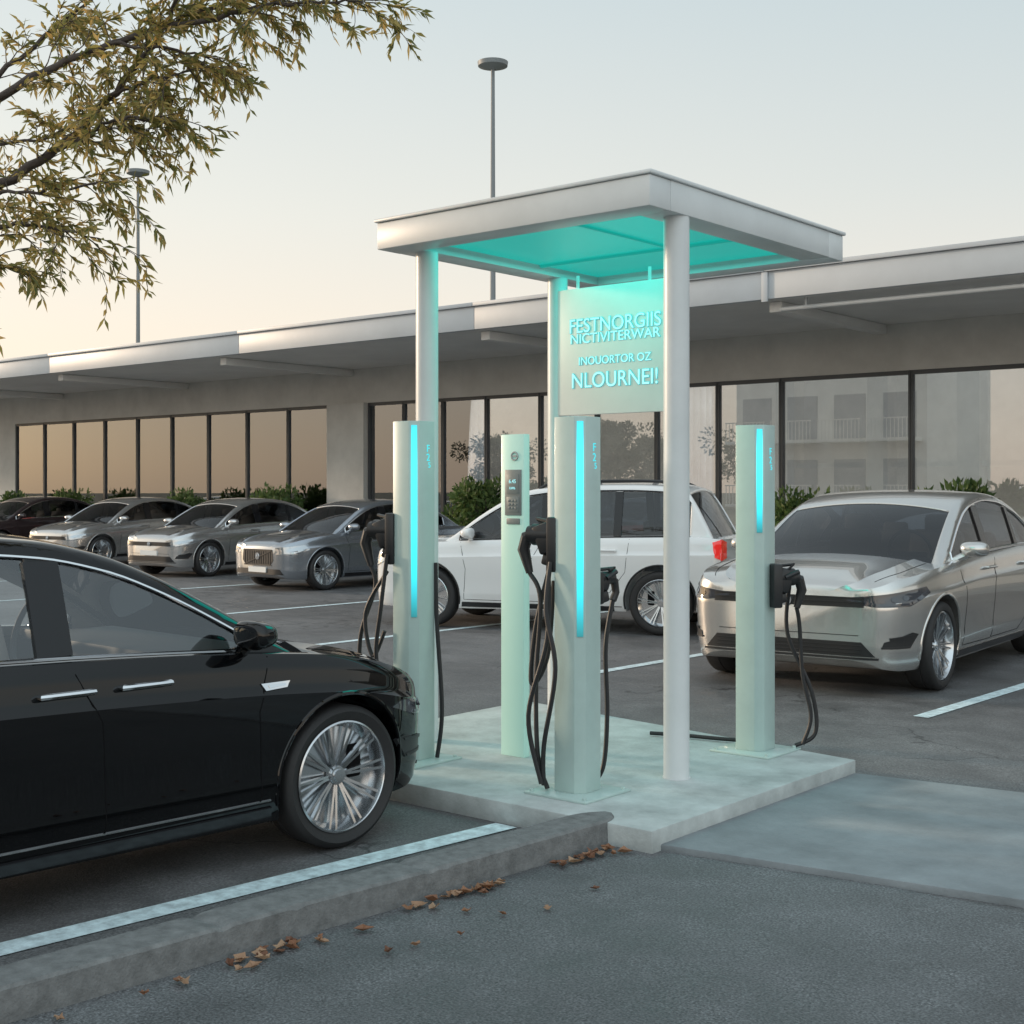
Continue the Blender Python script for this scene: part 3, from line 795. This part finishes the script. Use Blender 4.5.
# ------------------------------------------------------------------ chargers
def plug(mb, c, out, k=1.0):
    c = Vector(c); out = Vector(out).normalized(); side = out.cross(Vector((0, 0, 1)))
    a = math.atan2(out.y, out.x); Z = Vector((0, 0, 1))
    mb.box(tuple(c + out * .03), (.06, .12 * k, .24 * k), .012, 0, rot=(0, 0, a))
    mb.box(tuple(c + out * .085 + Z * .03), (.08 * k, .09 * k, .13 * k), .015, 0, rot=(0, rad(20), a))
    mb.box(tuple(c + out * .07 - Z * .07 * k), (.07, .06, .06), .012, 1, rot=(0, rad(-15), a))
    p = c + out * .10 + Z * .05
    mb.tube([p - out * .05, p + out * .02 * k, p + out * .05 * k, p + out * .052 * k, p + out * .075 * k], [.048 * k, .048 * k, .048 * k, .040 * k, .038 * k], 16)
    mb.tube([p + out * .02, p + out * .085 * k - Z * .02, p + out * .10 * k - Z * .08, p + out * .07 * k - Z * .17 * k], [.034 * k, .032 * k, .028 * k, .02], 10)
    mb.tube([p - out * .02 + side * .045 * k, p + out * .06 * k + side * .05 * k + Z * .035], .015, 8, 1)
    mb.tube([p + side * .03 + Z * .04, p + out * .05 + side * .02 + Z * .07 * k, p - out * .03 - side * .02 + Z * .06 * k], .010, 8)
    return p + out * .07 * k - Z * .17 * k
def smooth(pts, n=8):
    P_ = [Vector(p) for p in pts]; P_ = [P_[0]] + P_ + [P_[-1]]; out = []
    for i in range(1, len(P_) - 2):
        for k in range(n):
            t = k / n; a, b, c, d = P_[i - 1:i + 3]
            out.append(.5 * ((2 * b) + (-a + c) * t + (2 * a - 5 * b + 4 * c - d) * t * t + (-a + 3 * b - 3 * c + d) * t ** 3))
    return out + [P_[-2]]
def charger(loc, H, led, plugs, extra, label):
    E = thing("charging_post", label, "ev charger", loc, 0, "charging posts on the concrete platform")
    a = .086; c = .042
    mb = MB(); mb.prism([(-a, -a), (a - c, -a), (a, -a + c), (a, a), (-a, a)], .012, H, .003)
    mb.obj("post_body", M['charger'], E)
    mb = MB(); mb.box((0, 0, .006), (.40, .40, .012), .003)
    for bx in (-.17, .17):
        for by in (-.17, .17): mb.cyl((bx, by, .012), (bx, by, .024), .011, seg=6)
    mb.obj("base_plate", M['charger'], E)
    mb = MB(); q = a - c / 2 + .0015
    mb.box((q, -q, (led[0] + led[1]) / 2), (.034, .008, led[1] - led[0]), .002, rot=(0, 0, rad(45))); mb.obj("light_strip", M['led'], E)
    mt = Matrix.Translation((a + .001, .030, H - .20)) @ Matrix.Rotation(rad(90), 4, 'Z') @ RX
    mb = text_join([("F", .060, mt @ Matrix.Translation((0, .040, 0))), ("2", .060, mt @ Matrix.Translation((0, -.012, 0))), ("5", .045, mt @ Matrix.Translation((.01, -.056, 0)))], .001); mb.obj("lettering", M['glyph'], E, ang=None)
    for cpos, out, path, k in plugs:
        mb = MB(); e = plug(mb, cpos, out, k); mb.obj("charging_plug", [M['blackplastic'], M['greyplastic']], E)
        mb = MB(); mb.tube(smooth([e] + path), .0125, 8); mb.obj("cable", M['rubber'], E)
    for path in extra:
        mb = MB(); mb.tube(smooth(path), .0125, 8); mb.obj("cable", M['rubber'], E)
    return E
charger((-4.187, 5.54, Zp), 1.955, (.82, 1.93),
        [((-.09, -.02, 1.29), (-1, -.25, 0), [(-.20, -.06, 1.0), (-.22, -.07, .6), (-.17, -.12, .2), (-.12, -.10, .02)], 1.2),
         ((.02, .09, 1.06), (.25, 1, 0), [(.05, .18, .75), (.06, .18, .4), (.05, .16, .12), (.0, .12, .02)], .72)],
        [[(-.13, -.08, 1.18), (-.10, -.13, .8), (-.20, -.16, .4), (-.13, -.14, .05)], [(-.15, -.03, 1.2), (-.24, -.05, .85), (-.26, -.06, .55), (-.16, -.05, .7), (-.11, -.06, 1.1)],
         [(-.10,-.1,1.2),(-.09, -.15, .95), (-.03, -.15, .65), (-.12, -.13, .25), (-.13, -.12, .04)]],
        "pale green charging post with glowing cyan strip and looped black cables")
charger((-5.43, 5.60, Zp), 1.975, (.84, 1.95),
        [((-.09, -.03, 1.29), (-1, -.3, 0), [(-.24, -.08, 1.0), (-.34, -.1, .72), (-.34, -.1, .45), (-.25, -.1, .2), (-.12, -.1, .03)], 1.25)],
        [[(-.1, -.12, 1.2), (-.13, -.14, .9), (-.17, -.14, .6), (-.1, -.12, .3)], [(.09, .09, 1.15), (.10, .09, .8), (.15, .08, .3), (.13, .06, .02)], [(-.12, -.1, 1.1), (-.28, -.12, .85), (-.22, -.12, .6), (-.14, -.1, .75)]],
        "pale green charging post with glowing cyan strip standing beside black car")
charger((-4.035, 7.12, Zp), 1.965, (1.32, 1.94),
        [((.085, .02, 1.0), (.6, .8, 0), [(.19, .20, .75), (.20, .22, .45), (.24, .25, .2), (.20, .22, .03)], 1.1)],
        [[(.15, .15, 1.0), (.12, .18, .7), (.24, .26, .35), (.26, .27, .10), (.16, .2, .02)], [(.05, .1, .03), (-.1, .16, .02), (-.3, .1, .02), (-.55, .05, .02), (-.75, -.02, .02)]],
        "pale green charging post with short cyan strip near silver car")
te = thing("payment_terminal", "slim pale mint payment terminal with small screen on platform", "payment terminal", (-5.05, 6.07, Zp))
mb = MB(); mb.box((0, 0, .952), (.175, .055, 1.904), .003); mb.obj("terminal_body", M['charger_pale'], te)
mb = MB(); mb.box((.01, -.0305, 1.560), (.125, .008, .27), .003, 0)
mb.box((.01, -.036, 1.610), (.092, .004, .115), .001, 1); mb.box((.01, -.036, 1.490), (.092, .004, .09), .001, 2)
for i in range(3):
    for j in range(3): mb.box((-.015 + .025 * i, -.0395, 1.468 + .022 * j), (.016, .004, .012), .001, 0)
mb.box((.01, -.0305, 1.39), (.10, .006, .035), .001, 3)
mb.obj("display", [M['greyplastic'], M['screen'], M['dash'], M['plate']], te)
text_join([("6.45", .032, Matrix.Translation((.01, -.039, 1.625)) @ RX)], .001).obj("screen_text", M['textglow'], te, ang=None)
text_join([("kWh", .022, Matrix.Translation((.01, -.039, 1.585)) @ RX)], .001).obj("screen_text", M['textglow'], te, ang=None)
mb = MB(); mb.tube([(.02 + .024 * math.cos(a), -.031, 1.775 + .024 * math.sin(a)) for a in np.linspace(0, 2 * math.pi, 20)], .005, 6, 1); mb.box((.02, -.031, 1.775), (.026, .006, .010), 0, 1); mb.obj("card_symbol", [M['steel'], M['red']], te)

# ------------------------------------------------------------------ cars
axf = Vector((.061, .998))
hd = rad(90 - 3.5)
ax = Vector((-5.495, 4.34)) - 1.40 * axf
build_car('p_black', HERO, "glossy black sedan with chrome window trim parked beside the platform", "car", (ax.x, ax.y, 0), hd, 1.0, None, 'hero', 'cglass')
hd2 = rad(-90 + 4)
sc = 1.11; fx = Vector((math.cos(hd2), math.sin(hd2)))
c2 = Vector((-5.43, 10.83)) - fx * 1.40 * sc
build_car('p_silver', SILV, "large light silver sedan with slim headlights and dark grille", "car", (c2.x, c2.y, 0), hd2, sc, "cars parked in front of the building", 'silver', 'dglass')
build_car('p_white', SUV, "white suv with dark windows and red tail lights", "car", (-10.24, 13.26, 0), rad(200), 1.03, "cars parked in front of the building", 'suv', 'dglass')
build_car('p_grey', SEDAN, "blue grey car with upright slatted grille and round badge", "car", (-17.55, 16.60, 0), rad(-93), 1.0, "cars parked in front of the building", 'grey', 'dglass')
build_car('p_silver2', SEDAN, "warm silver sedan parked between other cars", "car", (-22.1, 17.4, 0), rad(-85), 1.0, "cars parked in front of the building", 'plain', 'dglass')
build_car('p_silver2', SEDAN, "silver grey car near the building windows", "car", (-26.6, 17.9, 0), rad(-84), 1.0, "cars parked in front of the building", 'plain', 'dglass')
build_car('p_dark', SEDAN, "very dark car at the end of the row", "car", (-31.3, 18.2, 0), rad(-86), 1.0, "cars parked in front of the building", 'plain', 'dglass')

# ------------------------------------------------------------------ building
bo = (-16, 21.5, 0)
bd = thing("building", "long low commercial building with wide overhanging flat roof and windows", "building", bo)
def bb(mb, x0, x1, y0, y1, z0, z1, bev=0, mi=0): mb.box(((x0 + x1) / 2 - bo[0], (y0 + y1) / 2 - bo[1], (z0 + z1) / 2), (x1 - x0, y1 - y0, z1 - z0), bev, mi)
W0 = 21.5
HEAD, SILL = 3.70, .35
mb = MB()
bb(mb, -52, 8, W0, W0 + .3, HEAD, 4.5)
bb(mb, -52, 8, W0 + .002, W0 + .3, 0, SILL)
bb(mb, -52, -37.8, W0 + .001, W0 + .3, SILL, HEAD)
bb(mb, -23.6, -22.35, W0 - .12, W0 + .3, SILL, HEAD)
bb(mb, -1.6, 8, W0 + .001, W0 + .3, SILL, HEAD)
bb(mb, -52, 8, 30.0, 30.3, 0, 4.5); bb(mb, -52, -51.7, W0 + .3, 30, 0, 4.5); bb(mb, 7.7, 8, W0 + .3, 30, 0, 4.5)
mb.obj("wall", M['wall'], bd, ang=30)
mb = MB(); bb(mb, -51.7, 7.7, W0 + .3, 30, -.0, .05); bb(mb, -51.7, 7.7, 24.5, 24.6, .05, 4.4)
for x in (-12.5, -10.6, -8.9, -6.0): bb(mb, x - .2, x + .2, 23.2, 23.6, .05, 4.4)
bb(mb, -13, -4, 23.3, 23.5, 2.1, 2.2); bb(mb, -13, -4, 22.9, 23.0, .05, 1.0)
mb.obj("interior", M['inside'], bd, ang=30)
mb = MB(); bb(mb, -53, 9, 17.62, 31, 4.50, 4.88); rf = mb.obj("roof", M['soffit'], bd, ang=30)
mb = MB()
segs = [-53, -47, -41, -35.2, -29.2, -22.0, -15.5, -9.75, -3.5, 3, 9]
for a, b_ in zip(segs[:-1], segs[1:]):
    bb(mb, a + .006, b_ - .006, 17.5, 17.62, 4.50, 4.90, .004)
    bb(mb, a + .006, b_ - .006, 17.45, 17.66, 4.905, 4.97, .004)
bb(mb, -9.80, -9.70, 17.47, 17.5, 4.46, 4.90, .003)
mb.obj("fascia", M['fascia'], rf, ang=30)
for x in (-47, -41, -35.2, -29.2, -22.9, -15.5, -9.75, -3.5, 3):
    mb = MB(); bb(mb, x - .10, x + .10, 17.8, W0, 4.34, 4.495, .01); mb.obj("soffit_beam", M['soffit'], rf, ang=30)
mb = MB(); mb.tube([(-9.6 - bo[0], 17.72 - bo[1], 4.36), (9 - bo[0], 17.72 - bo[1], 4.36)], .036, 12)
for x in (-9.2, -6, -3, 0, 3, 6): mb.box((x - bo[0], 17.72 - bo[1], 4.44), (.03, .03, .12))
mb.obj("gutter_pipe", M['pipe'], rf)
def window(x0, x1, curtain):
    fr = MB(); t = .040
    bb(fr, x0, x0 + t, W0 + .02, W0 + .12, SILL, HEAD, .004); bb(fr, x1 - t, x1, W0 + .02, W0 + .12, SILL, HEAD, .004)
    bb(fr, x0 + t, x1 - t, W0 + .021, W0 + .119, SILL, SILL + t + .02); bb(fr, x0 + t, x1 - t, W0 + .021, W0 + .119, HEAD - t - .03, HEAD)
    wdw = fr.obj("window", M['frame'], bd, ang=30)
    g = MB(); bb(g, x0 + t, x1 - t, W0 + .066, W0 + .074, SILL + t + .02, HEAD - t - .03); g.obj("glass_pane", M['bglass'], wdw, ang=None)
    if curtain:
        c = MB(); V = []; F = []; n = 48
        zt = HEAD - .05; zbm = SILL + .1
        xa_, xb_ = x0 + .06, x0 + .06 + (x1 - x0 - .12) * curtain
        for i in range(n + 1):
            x = xa_ + (xb_ - xa_) * i / n
            y = W0 + .24 + .045 * math.sin(i * 1.05 + x) + .02 * math.sin(i * .37)
            V += [(x - bo[0], y - bo[1], zbm), (x - bo[0], y - bo[1], zt)]
        for i in range(n): F.append((2 * i, 2 * i + 2, 2 * i + 3, 2 * i + 1))
        c.raw(V, F); c.obj("curtain", M['curtain'], wdw, ang=80)
L0 = np.linspace(-37.8, -23.6, 10)
for i, c_ in enumerate((1, .8, 1, .45, 1, .9, .5, 1, .75)): window(L0[i] + .003, L0[i + 1] - .003, c_)
mull = [-22.35, -21.2, -20.0, -18.73, -17.25, -15.8, -14.37, -13.0, -11.68, -9.24, -6.7, -4.2, -1.6]
cur = {1: .8, 2: 1, 4: .6, 6: .9}
for i in range(len(mull) - 1): window(mull[i] + .003, mull[i + 1] - .003, cur.get(i, 0))

def mast(loc, h):
    E = thing("lamp_mast", "tall slender lamp mast with flat round head behind building", "street lamp", loc, 0, "high mast lamps")
    mb = MB(); mb.cyl((0, 0, 0), (0, 0, h), .13, .065, 12); mb.obj("pole", M['pole'], E)
    mb = MB(); mb.tube([(0, 0, h - .1), (0, 0, h + .02), (0, 0, h + .16), (0, 0, h + .26)], [.12, .5, .52, .1], 28); mb.obj("lamp_head", M['pole'], E)
mast((-29.4, 34.15, 0), 16.0); mast((-51.4, 35.2, 0), 15.9)

# ------------------------------------------------------------------ vegetation
def leaves_mesh(items, L, W):
    V = []; F = []; rr = random.Random(11)
    for p, d in items:
        l = L * rr.uniform(.6, 1.3); w_ = W * rr.uniform(.7, 1.25)
        d = d.normalized(); s = d.cross(Vector((rr.uniform(-1, 1), rr.uniform(-1, 1), rr.uniform(-1, 1))))
        if s.length < .01: s = d.orthogonal()
        s.normalize(); n = d.cross(s)
        b = len(V)
        V += [tuple(p), tuple(p + d * l * .45 + s * w_ * .5 + n * w_ * .12), tuple(p + d * l - Vector((0, 0, l * .12))), tuple(p + d * l * .45 - s * w_ * .5 + n * w_ * .12)]
        F += [(b, b + 1, b + 2), (b, b + 2, b + 3)]
    return V, F
tr = thing("tree", "young tree with thin golden olive leaves leaning over the parking bay", "tree", (-7.56, 2.8, 0), rad(39.9))
wood = MB(); leaves = []; R_ = random.Random(5)
def rp(l): return [Vector((a + 4.0, b - 7.0, c)) for a, b, c in l]
trunk = rp([(-4, 7, -.05), (-3.97, 7, .6), (-3.95, 7, 1.2), (-3.88, 6.93, 2.0), (-3.82, 6.85, 3.0), (-3.72, 6.8, 4.2), (-3.6, 6.8, 5.2), (-3.5, 6.8, 6.0)])
wood.tube(smooth(trunk, 5), list(np.linspace(.12, .02, (len(trunk) - 1) * 5 + 1)), 12)
B = [
 ([(-3.86, 6.9, 2.2), (-3.0, 6.6, 2.88), (-2.55, 6.5, 3.14), (-2.25, 6.5, 3.32), (-1.98, 6.5, 3.58), (-1.75, 6.5, 3.84), (-1.6, 6.45, 4.1), (-1.5, 6.4, 4.4)], .034),
 ([(-3.82, 6.85, 3.0), (-3.0, 6.6, 3.4), (-2.55, 6.5, 3.58), (-2.15, 6.5, 3.78), (-1.75, 6.5, 3.92), (-1.3, 6.45, 4.0), (-.98, 6.4, 4.03), (-.74, 6.4, 4.03)], .028),
 ([(-1.98, 6.5, 3.86), (-1.7, 6.4, 3.80), (-1.45, 6.4, 3.76)], .010),
 ([(-1.75, 6.5, 3.92), (-1.5, 6.5, 4.02), (-1.2, 6.5, 4.1)], .010),
 ([(-3.86, 6.9, 2.2), (-3.1, 6.6, 2.68), (-2.6, 6.5, 2.90), (-2.35, 6.4, 2.96), (-2.05, 6.4, 2.90)], .022),
 ([(-3.86, 6.9, 2.1), (-3.1, 6.4, 2.56), (-2.75, 6.3, 2.74), (-2.45, 6.2, 2.72)], .02),
 ([(-2.25, 6.5, 3.32), (-2.05, 6.4, 3.38), (-1.85, 6.3, 3.44), (-1.66, 6.3, 3.42)], .012),
 ([(-1.98, 6.5, 3.58), (-1.8, 6.4, 3.62), (-1.60, 6.4, 3.68)], .010),
 ([(-3.0, 6.6, 3.4), (-2.6, 6.7, 3.75), (-2.25, 6.8, 4.1), (-1.9, 6.8, 4.4)], .018),
 ([(-2.9, 6.6, 3.45), (-2.5, 6.7, 3.42), (-2.2, 6.7, 3.5)], .012),
 ([(-3.72, 6.8, 4.2), (-2.8, 6.6, 4.65), (-2.0, 6.5, 4.85), (-1.3, 6.4, 4.85)], .03),
 ([(-3.72, 6.8, 4.2), (-4.4, 6.6, 4.8), (-5.0, 6.4, 5.0)], .03),
 ([(-3.82, 6.85, 3.0), (-4.6, 7.1, 3.4), (-5.3, 7.2, 3.6)], .03),
 ([(-3.82, 6.85, 3.0), (-3.9, 7.7, 3.6), (-3.8, 8.5, 3.9)], .03),
 ([(-3.72, 6.8, 4.2), (-3.3, 7.5, 4.9), (-2.8, 8.1, 5.2)], .03),
 ([(-3.6, 6.8, 5.2), (-2.9, 6.6, 5.6), (-2.2, 6.5, 5.6)], .024),
 ([(-2.55, 6.5, 3.14), (-2.35, 6.45, 3.12), (-1.95, 6.4, 3.16)], .011),
]
def twig(p, d, ln, r, lvl):
    pts = [p]; q = p.copy(); dd = d.copy(); k = 5
    for i in range(k):
        dd = (dd + Vector((R_.uniform(-.25, .25), R_.uniform(-.25, .25), R_.uniform(-.28, .14)))).normalized()
        q = q + dd * ln / k; pts.append(q.copy())
        if lvl > 0 and i > 0 and R_.random() < .75:
            nd = (dd + Vector((R_.uniform(-1, 1), R_.uniform(-1, 1), R_.uniform(-.8, .6)))).normalized()
            twig(q.copy(), nd, ln * .5, r * .6, lvl - 1)
        if R_.random() < .88:
            for _ in range(2 if R_.random() < .6 else 3):
                ld = (dd * 1.1 + Vector((R_.uniform(-1, 1), R_.uniform(-1, 1), R_.uniform(-1.0, .7)))).normalized()
                leaves.append((q - dd * R_.uniform(0, ln / k), ld))
    wood.tube(pts, list(np.linspace(r, r * .4, len(pts))), 4, cap=False)
for pts, r in B:
    sp = smooth(rp(pts), 6); n = len(sp)
    sp = [p + Vector((R_.uniform(-.012, .012), R_.uniform(-.012, .012), R_.uniform(-.012, .012))) if 0 < i < n - 1 else p for i, p in enumerate(sp)]
    wood.tube(sp, list(np.linspace(r, .005, n)), 7)
    for i in range(int(n * .32), n):
        d = (sp[min(i + 1, n - 1)] - sp[i - 1]).normalized()
        for _ in range(2 if R_.random() < .6 else 1):
            nd = (d * .6 + Vector((R_.uniform(-1, 1), R_.uniform(-1, 1), R_.uniform(-.8, .9)))).normalized()
            if R_.random() < .86: twig(sp[i], nd, R_.uniform(.17, .34), .0035, 1)
    twig(sp[-1], d, .24, .004, 1)
wood.obj("trunk", M['bark'], tr, ang=60)
V, F = leaves_mesh(leaves, .062, .0165)
me = bpy.data.meshes.new("crown"); me.from_pydata(V, [], F); mkobj("crown", me, M['leaf'], tr, ang=None)
print("LEAVES", len(leaves))

def blob_leaves(rnd, blobs, n, L, W):
    items = []
    for _ in range(n):
        c, r = rnd.choice(blobs)
        d = Vector((rnd.gauss(0, 1), rnd.gauss(0, 1), rnd.gauss(0, 1))).normalized()
        rr = r * (rnd.random() ** .35)
        items.append((Vector(c) + d * rr, (d + Vector((rnd.uniform(-.8, .8), rnd.uniform(-.8, .8), rnd.uniform(-.3, .8)))).normalized()))
    return leaves_mesh(items, L, W)
shr = []
for k in range(3):
    rnd = random.Random(20 + k)
    blobs = [((rnd.uniform(-.42, .42), rnd.uniform(-.25, .25), rnd.uniform(.25, 1.0)), rnd.uniform(.14, .32)) for _ in range(13)]
    V, F = blob_leaves(rnd, blobs, 2400, .12, .055)
    mb = MB(); mb.raw(V, F, 0)
    for _ in range(9):
        a = rnd.uniform(0, 6.28); mb.tube([(0, 0, 0), (.15 * math.cos(a), .15 * math.sin(a), .4), (.45 * math.cos(a), .3 * math.sin(a), .95)], [.015, .01, .005], 5, 1)
    me = bpy.data.meshes.new("shrub"); mb.bm.to_mesh(me); mb.bm.free(); me.materials.append(M['shrubleaf']); me.materials.append(M['bark']); shr.append(me)
for i, (x, s) in enumerate([(-36.4, 1.2), (-33.6, 1.2), (-32.9, 1.0), (-29.0, 1.05), (-28.0, 1.2), (-25.0, 1.3), (-24.3, 1.1), (-18.7, 1.3), (-18.0, 1.4), (-11.4, .95), (-10.8, 1.2), (-8.9, 1.0), (-8.25, 1.35)]):
    o = bpy.data.objects.new("shrub", shr[i % 3]); COL.objects.link(o); o.location = (x, 20.8 + .1 * math.sin(i * 3), .1); o.scale = (s * .85, s * .85, s * 1.05); o.rotation_euler = (0, 0, i * 1.3)
    tag(o, "leafy green shrub planted in front of the windows", "shrub", "shrubs along the building")
rnd = random.Random(77)
blobs = [((rnd.gauss(0, 1.5), rnd.gauss(0, 1.5), rnd.uniform(2.8, 7.0)), rnd.uniform(.6, 1.3)) for _ in range(34)]
V, F = blob_leaves(rnd, blobs, 7000, .34, .18)
cm = bpy.data.meshes.new("far_crown"); cm.from_pydata(V, [], F); cm.materials.append(M['treeleaf'])
mb = MB(); mb.tube([(0, 0, 0), (.05, 0, 1.5), (0, .1, 3.2), (.1, 0, 5.5)], [.22, .17, .13, .05], 9)
for a in range(6):
    mb.tube([(0, 0, 2.2 + a * .4), (1.0 * math.cos(a * 1.9), 1.0 * math.sin(a * 1.9), 3.4 + a * .4), (1.9 * math.cos(a * 1.9), 1.9 * math.sin(a * 1.9), 4.4 + a * .4)], [.08, .05, .02], 6)
tm_ = bpy.data.meshes.new("far_trunk"); mb.bm.to_mesh(tm_); mb.bm.free(); tm_.materials.append(M['bark'])
for i, (x, y, s) in enumerate([(-86, -58, .95), (-74, -60, 1.1), (-66, -55, .85), (-58, -60, 1.0), (-24.5, -46, .7), (-20.0, -42, .75), (-14.0, -44, .75)]):
    E = thing("roadside_tree", "leafy roadside tree across the road", "tree", (x, y, 0), i * 1.1, "trees across the road"); E.scale = (s,) * 3
    for nme, me in (("trunk", tm_), ("crown", cm)):
        o = bpy.data.objects.new(nme, me); COL.objects.link(o); o.parent = E
ab = thing("apartment_building", "pale apartment building with balconies across the road", "building", (-29.6, -16, 0))
mb = MB(); mb.box((0, -4, 3.9), (10.0, 8, 7.8), .02); mb.obj("wall", M['aptwall'], ab)
for f in range(2):
    for k in range(4):
        x = -3.8 + k * 2.5; z = 1.0 + f * 3.1
        mb = MB(); mb.box((x, .02, z + 1.1), (1.6, .06, 2.1), 0); mb.obj("window", M['aptwin'], ab)
        mb = MB(); mb.box((x, .65, z - .1), (2.2, 1.3, .14), .01)
        for q in np.linspace(-1.05, 1.05, 12): mb.box((x + q, 1.26, z + .42), (.03, .03, .9))
        mb.box((x, 1.26, z + .9), (2.2, .05, .05)); mb.obj("balcony", M['aptwall'], ab)
rnd = random.Random(9); V = []; F = []
def fleaf(x, y, z, s):
    a = rnd.uniform(0, 6.28); b = len(V); n = 9; tilt = rnd.uniform(-.7, .7)
    V.append((x, y, z + .004))
    for k in range(n):
        r = s * (1 if k % 2 == 0 else .6) * rnd.uniform(.8, 1.2); aa = a + 2 * math.pi * k / n
        lx, ly = r * math.cos(aa), r * .62 * math.sin(aa)
        V.append((x + lx * math.cos(a * 3) - ly * math.sin(a * 3), y + lx * math.sin(a * 3) + ly * math.cos(a * 3), z + .006 + abs(tilt * ly) + rnd.uniform(0, .012)))
    for k in range(n): F.append((b, b + 1 + k, b + 1 + (k + 1) % n))
for _ in range(58):
    y = min(5.05, max(1.9, rnd.choice([rnd.gauss(4.25, .25), rnd.gauss(3.9, .3), rnd.gauss(3.1, .2), rnd.gauss(4.95, .12), rnd.uniform(1.9, 5.0)])))
    fleaf(kx(y) + .045 + abs(rnd.gauss(0, .05)), y, .002, rnd.uniform(.024, .048))
for _ in range(12):
    y = rnd.uniform(1.9, 5.0); fleaf(kx(y) + rnd.uniform(.05, .5), y, .002, rnd.uniform(.015, .03))
me = bpy.data.meshes.new("fallen_leaves"); me.from_pydata(V, [], F); o = mkobj("fallen_leaves", me, M['fallen'], ang=None)
o["kind"] = "stuff"; o["label"] = "dry brown fallen leaves lying along the kerb"; o["category"] = "leaves"

# ------------------------------------------------------------------ light and camera
sun_el, az = rad(11), rad(-106)
sd = Vector((math.sin(az) * math.cos(sun_el), math.cos(az) * math.cos(sun_el), math.sin(sun_el)))
sl = bpy.data.lights.new("sun", 'SUN'); sl.energy = 2.3; sl.angle = rad(5); sl.color = (1, .76, .55)
so = bpy.data.objects.new("sun", sl); COL.objects.link(so); so.rotation_euler = sd.to_track_quat('Z', 'Y').to_euler()
wd = bpy.data.worlds.new("World"); scene.world = wd; wd.use_nodes = True
N = wd.node_tree.nodes; L = wd.node_tree.links; bg = N["Background"]
STR = .15
sk = N.new("ShaderNodeTexSky"); sk.sky_type = 'NISHITA'; sk.sun_disc = False; sk.sun_elevation = sun_el; sk.sun_rotation = az % (2 * math.pi)
sk.dust_density = 2.0
tc = N.new("ShaderNodeTexCoord"); sep = N.new("ShaderNodeSeparateXYZ"); L.new(tc.outputs["Generated"], sep.inputs[0])
def ramp(stops):
    r = N.new("ShaderNodeValToRGB"); e = r.color_ramp.elements
    e[0].position = stops[0][0]; e[0].color = (*stops[0][1], 1); e[1].position = stops[-1][0]; e[1].color = (*stops[-1][1], 1)
    for p, c in stops[1:-1]:
        k = e.new(p); k.color = (*c, 1)
    L.new(sep.outputs[2], r.inputs[0]); return r
rs = ramp([(0, (1.0, .77, .59)), (.10, (1.0, .86, .71)), (.20, (.89, .86, .77)), (.35, (.71, .77, .76)), (1, (.60, .66, .69))])
ra = ramp([(0, (.95, .77, .63)), (.12, (.87, .82, .74)), (.22, (.71, .75, .73)), (.36, (.57, .67, .70)), (1, (.53, .61, .66))])
def dotmap(v, a, b, c, d):
    dn = N.new("ShaderNodeVectorMath"); dn.operation = 'DOT_PRODUCT'; dn.inputs[1].default_value = v
    L.new(tc.outputs["Generated"], dn.inputs[0])
    m = N.new("ShaderNodeMapRange"); m.inputs[1].default_value = a; m.inputs[2].default_value = b; m.inputs[3].default_value = c; m.inputs[4].default_value = d
    L.new(dn.outputs["Value"], m.inputs[0]); return m.outputs[0]
mx = N.new("ShaderNodeMix"); mx.data_type = 'RGBA'
L.new(dotmap((math.sin(az), math.cos(az), 0), -.1, .75, 0, 1), mx.inputs[0]); L.new(ra.outputs[0], mx.inputs[6]); L.new(rs.outputs[0], mx.inputs[7])
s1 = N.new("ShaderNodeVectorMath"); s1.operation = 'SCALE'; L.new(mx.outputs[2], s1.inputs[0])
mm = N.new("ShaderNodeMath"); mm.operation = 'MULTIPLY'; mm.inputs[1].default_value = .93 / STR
L.new(dotmap((.50, -.60, .62), .30, 1, 1, 1.9), mm.inputs[0]); L.new(mm.outputs[0], s1.inputs["Scale"])  # sky boosted high behind the camera, added as fill light for the scene
s2 = N.new("ShaderNodeVectorMath"); s2.operation = 'SCALE'; s2.inputs["Scale"].default_value = .16; L.new(sk.outputs[0], s2.inputs[0])
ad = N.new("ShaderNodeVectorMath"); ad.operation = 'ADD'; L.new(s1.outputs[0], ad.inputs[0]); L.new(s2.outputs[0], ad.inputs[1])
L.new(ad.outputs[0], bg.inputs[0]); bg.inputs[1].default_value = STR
cam = bpy.data.cameras.new("camera"); cam.lens = 46.8; cam.sensor_width = 36; cam.shift_y = -22 / 1024; cam.clip_end = 2000; cam.clip_start = .05
c = bpy.data.objects.new("camera", cam); COL.objects.link(c); c.location = (0, 0, 1.68); c.rotation_euler = (rad(90), 0, rad(39.9))
scene.camera = c
scene.view_settings.view_transform = 'Standard'; scene.view_settings.look = 'None'; scene.view_settings.exposure = 0
